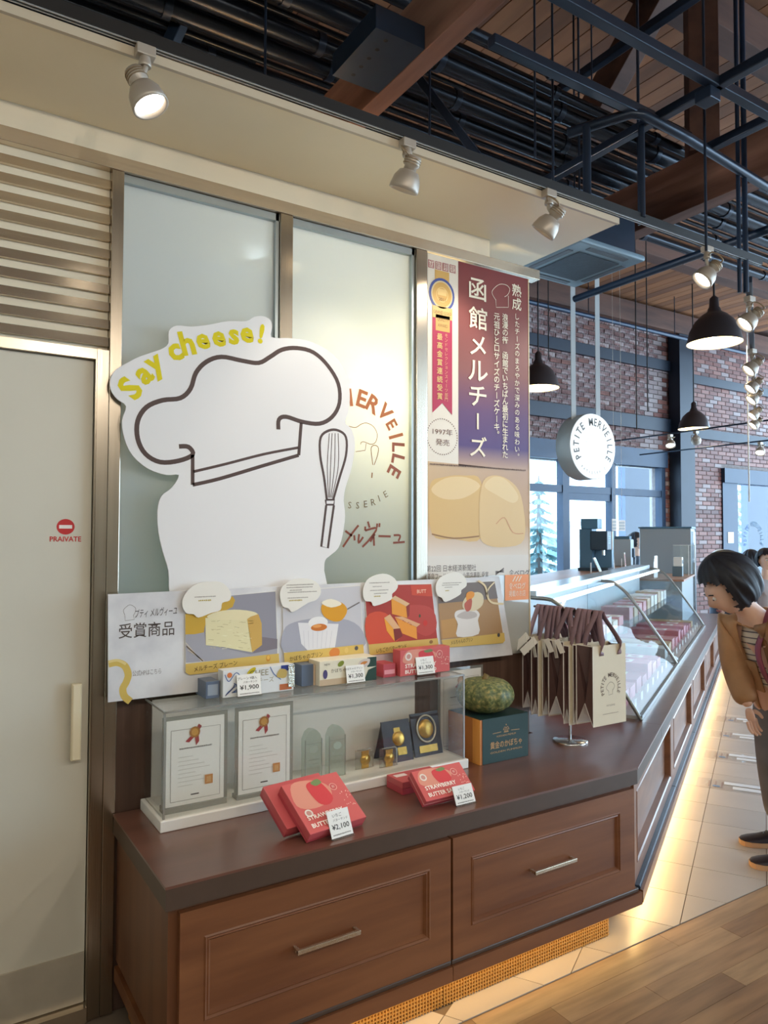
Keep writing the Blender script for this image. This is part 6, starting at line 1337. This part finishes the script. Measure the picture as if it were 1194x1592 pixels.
V, Fc = k.mesh(2); bd = MB(); bd.add(V, Fc, True)
hd = Vector((-.84, .54, 0)).normalized(); fdir = (hd*.80-UPZ*.60).normalized(); udir = (hd*.60+UPZ*.80).normalized()
HV, HF, f_, u_, l_ = head_mesh(hc, fdir, udir, 1.0); bd.add(HV, HF, True)
hand_into(bd, limbs[-1][2], -UPZ-Fd*.25, Ld, 1.0, .45); hand_into(bd, limbs[1][2], -UPZ+Fd*.1, -Ld, 1.0, .5)
bd.build('body', SKIN, W); face_parts(W, hc, f_, u_, l_)
hair_mesh(hc-f_*.012+u_*.010, f_, u_, l_, 1.10, .78, .58, 1.12).build('hair', HAIRB, W)
JK = mat('tan_jacket', (188, 142, 100), .65, var=.25, scale=7, bump=.9, bscale=7); SHIRT = mat('striped_shirt', (214, 204, 188), .6)
def shell(pts, name, m, parent, sub=2, cut=None, thick=0):
    s = Sk()
    for a in pts: s.add(*a)
    V, Fc = s.mesh(sub); mb = MB()
    if cut: Fc = [q for q in Fc if not cut(sum((Vector(V[i]) for i in q), Vector())/len(q))]
    mb.add(V, Fc, True); o = mb.build(name, m, parent)
    if thick: sm = o.modifiers.new('thick', 'SOLIDIFY'); sm.thickness = thick; sm.offset = 0
    return o
# jacket, open at the front, over a striped shirt
js = [('hem', hip-UPZ*.13-Fd*.01, (.182, .150)), ('hip', hip-UPZ*.02, (.180, .148), 'hem'), ('waist', hip.lerp(neckb, .3), (.172, .142), 'hip'), ('chest', chest, (.182, .148), 'waist'), ('top', neckb-Fd*.01-UPZ*.01, (.100, .085), 'chest')]
for sg, nm in ((1, 'L'), (-1, 'R')):
    sh, el, wr = arm[sg][:3]; js += [('sh'+nm, sh, .080, 'chest'), ('el'+nm, el, .066, 'sh'+nm), ('wr'+nm, el.lerp(wr, .92), .054, 'el'+nm)]
axd = (neckb-hip).normalized()
def opening(c):
    t_ = (c-hip).dot(axd)/(neckb-hip).length; v = c-(hip+(neckb-hip)*t_)
    for sg_ in (1, -1):
        for p0, p1 in ((arm[sg_][0], arm[sg_][1]), (arm[sg_][1], arm[sg_][2])):
            if sg_ == -1 and (c-p0-(p1-p0)*max(0, min(1, (c-p0).dot(p1-p0)/(p1-p0).length_squared))).length < .095: return False
    return -.5 < t_ < 1.3 and v.dot(Fd) > .055 and -.085 < v.dot(Ld) < .050
shell(js, 'jacket', JK, W, cut=opening, thick=.008)
ss = [('hip', hip+Fd*.015, (.150, .118)), ('waist', hip.lerp(neckb, .3)+Fd*.018, (.146, .118), 'hip'), ('chest', chest+Fd*.012, (.152, .126), 'waist'), ('top', neckb+Fd*.012, (.072, .066), 'chest')]
N = SHIRT.node_tree.nodes; L = SHIRT.node_tree.links; tc = N.new('ShaderNodeTexCoord'); wv = N.new('ShaderNodeTexWave'); wv.bands_direction = 'Z'; wv.inputs['Scale'].default_value = 11; wv.inputs['Distortion'].default_value = .6; L.new(tc.outputs['Object'], wv.inputs['Vector']); cr = N.new('ShaderNodeValToRGB'); L.new(wv.outputs['Fac'], cr.inputs[0]); cr.color_ramp.elements[0].position = .06; cr.color_ramp.elements[0].color = (*lin((100, 92, 96)), 1); cr.color_ramp.elements[1].position = .14; cr.color_ramp.elements[1].color = (*lin((220, 208, 190)), 1); L.new(cr.outputs[0], N['Principled BSDF'].inputs['Base Color'])
shell(ss, 'shirt', SHIRT, W)
ps = [('belt', hip+UPZ*.09+Fd*.02, (.140, .115)), ('hip', hip-UPZ*.01, (.160, .130), 'belt')]
for sg, nm in ((1, 'L'), (-1, 'R')):
    hp_, kn, an = arm[sg][3:]; ps += [('hp'+nm, hp_, .108, 'hip'), ('kn'+nm, kn, .084, 'hp'+nm), ('an'+nm, an+UPZ*.015, .068, 'kn'+nm)]
shell(ps, 'trousers', mat('grey_trousers', (116, 116, 122), .7, var=.15, scale=14, bump=.4, bscale=12), W)
SHM = mat('black_shoe', (36, 28, 40), .5); SOL = mat('tan_sole', (190, 150, 116), .6)
for sg in (1, -1): shoe(W, feet[sg][0], feet[sg][1], SHM, SOL)
# bag strap over her left shoulder and down the open front
stp = smooth([tuple(neckb+Ld*.10-Fd*.12+UPZ*.0), tuple(neckb+Ld*.105+UPZ*.055), tuple(chest+Ld*.085+Fd*.155+UPZ*.09), tuple(chest+Ld*.062+Fd*.168), tuple(hip.lerp(neckb, .3)+Ld*.058+Fd*.165), tuple(hip+Ld*.07+Fd*.16), tuple(hip+Ld*.10+Fd*.15-UPZ*.08)], 5)
mb = MB(); V = []
for i, p in enumerate(stp):
    p = Vector(p); sd = (Ld*.9+Fd*.1).normalized()*.016; V += [p-sd, p+sd]
mb.add(V, [(2*i, 2*i+1, 2*i+3, 2*i+2) for i in range(len(stp)-1)], True); o = mb.build('bag_strap', mat('mauve_strap', (150, 78, 100), .5), W); sm_ = o.modifiers.new('t', 'SOLIDIFY'); sm_.thickness = .005
# --- background people
def bystander(px_, py, d, label, top, hairm, height=None, face=(-1, 0), mask=False, cap=None, s=1.0):
    hc = atD(px_, py, d); base = Vector((hc.x, hc.y, 0)); z = hc.z; t = thing('person', label, 'person', tuple(base)); fd = Vector((*face, 0)).normalized(); ld = Vector((-fd.y, fd.x, 0)); U = Vector((0, 0, 1)); k = Sk(); q = z/1.40
    k.add('hip', base+U*.78*q, (.14*s, .11*s)); k.add('chest', base+U*1.08*q, (.145*s, .11*s), 'hip'); k.add('nb', base+U*(z-.20), .055, 'chest'); k.add('sk', base+U*(z-.06), .05, 'nb'); tp = [('hip', base+U*.76*q, (.16*s, .13*s)), ('chest', base+U*1.08*q, (.165*s, .13*s), 'hip'), ('nb', base+U*(z-.19), .07, 'chest')]
    pt = [('belt', base+U*.86*q, (.135*s, .11*s)), ('hip', base+U*.77*q, (.15*s, .12*s), 'belt')]; mbh = MB()
    for sg, nm in ((1, 'L'), (-1, 'R')):
        sh = base+ld*sg*.165*s+U*(z-.25); el = sh+ld*sg*.03-U*.25*q+fd*.03; wr = el+fd*.14-U*.12*q-ld*sg*.04; k.add('sh'+nm, sh, .05, 'chest'); k.add('el'+nm, el, .036, 'sh'+nm); k.add('wr'+nm, wr, .024, 'el'+nm); tp += [('sh'+nm, sh, .064, 'chest'), ('el'+nm, el, .05, 'sh'+nm), ('wr'+nm, el+(wr-el)*.9, .04, 'el'+nm)]; hand_into(mbh, wr, fd*.7-U*.7, -ld*sg, .9, .5)
        hp_ = base+ld*sg*.08+U*.66*q; kn = base+ld*sg*.085+U*.40*q+fd*.02; an = base+ld*sg*.085+U*.085; k.add('hp'+nm, hp_, .085, 'hip'); k.add('kn'+nm, kn, .055, 'hp'+nm); k.add('an'+nm, an, .036, 'kn'+nm); pt += [('hp'+nm, hp_, .098, 'hip'), ('kn'+nm, kn, .07, 'hp'+nm), ('an'+nm, an, .055, 'kn'+nm)]
        shoe(t, an-fd*.05-U*.085, an+fd*.17-U*.085, SHM, SOL)
    V, Fc = k.mesh(1); b = MB(); b.add(V, Fc, True); HV, HF, f_, u_, l_ = head_mesh(hc, fd, U, .95); b.add(HV, HF, True); b.add(mbh.v, mbh.f, True); b.build('body', SKIN, t); face_parts(t, hc, f_, u_, l_, .95); shell(tp, 'top', top, t, 1); shell(pt, 'trousers', mat('dark_trousers', (60, 66, 80), .7), t, 1)
    hair_mesh(hc, f_, u_, l_, 1.0, .55, .32).build('hair', hairm, t)
    if cap: MB().lathe([(.118, -.01), (.122, .03), (.105, .08), (.06, .115), (0, .125)], hc+U*.03, 24).build('cap', cap, t)
    if mask: MB().ball(hc+fd*.055-U*.055, .052, 8, (1, 1.1, .8)).build('face_mask', WHITE, t)
PT = mat('pale_top', (196, 200, 206), .7); BT = mat('blue_grey_top', (130, 150, 172), .7); GT = mat('striped_grey_top', (176, 168, 170), .7)
bystander(1121, 872, 9.6, 'person in a white cap standing behind the leaning shopper', PT, HAIRB, face=(-.4, -.9), cap=WHITE)
bystander(1166, 872, 9.2, 'dark haired person in a blue grey top beyond the shopper', BT, HAIRB, face=(.2, .98))
bystander(1191, 872, 8.3, 'person in a pale top facing the shop at the right edge', GT, HAIRB, face=(-.6, -.8), s=.9)
bystander(990, 843, 10.4, 'masked staff person with dark hair behind the service ledge', mat('dark_uniform', (52, 70, 88), .7), HAIRB, face=(.5, -.86), mask=True)
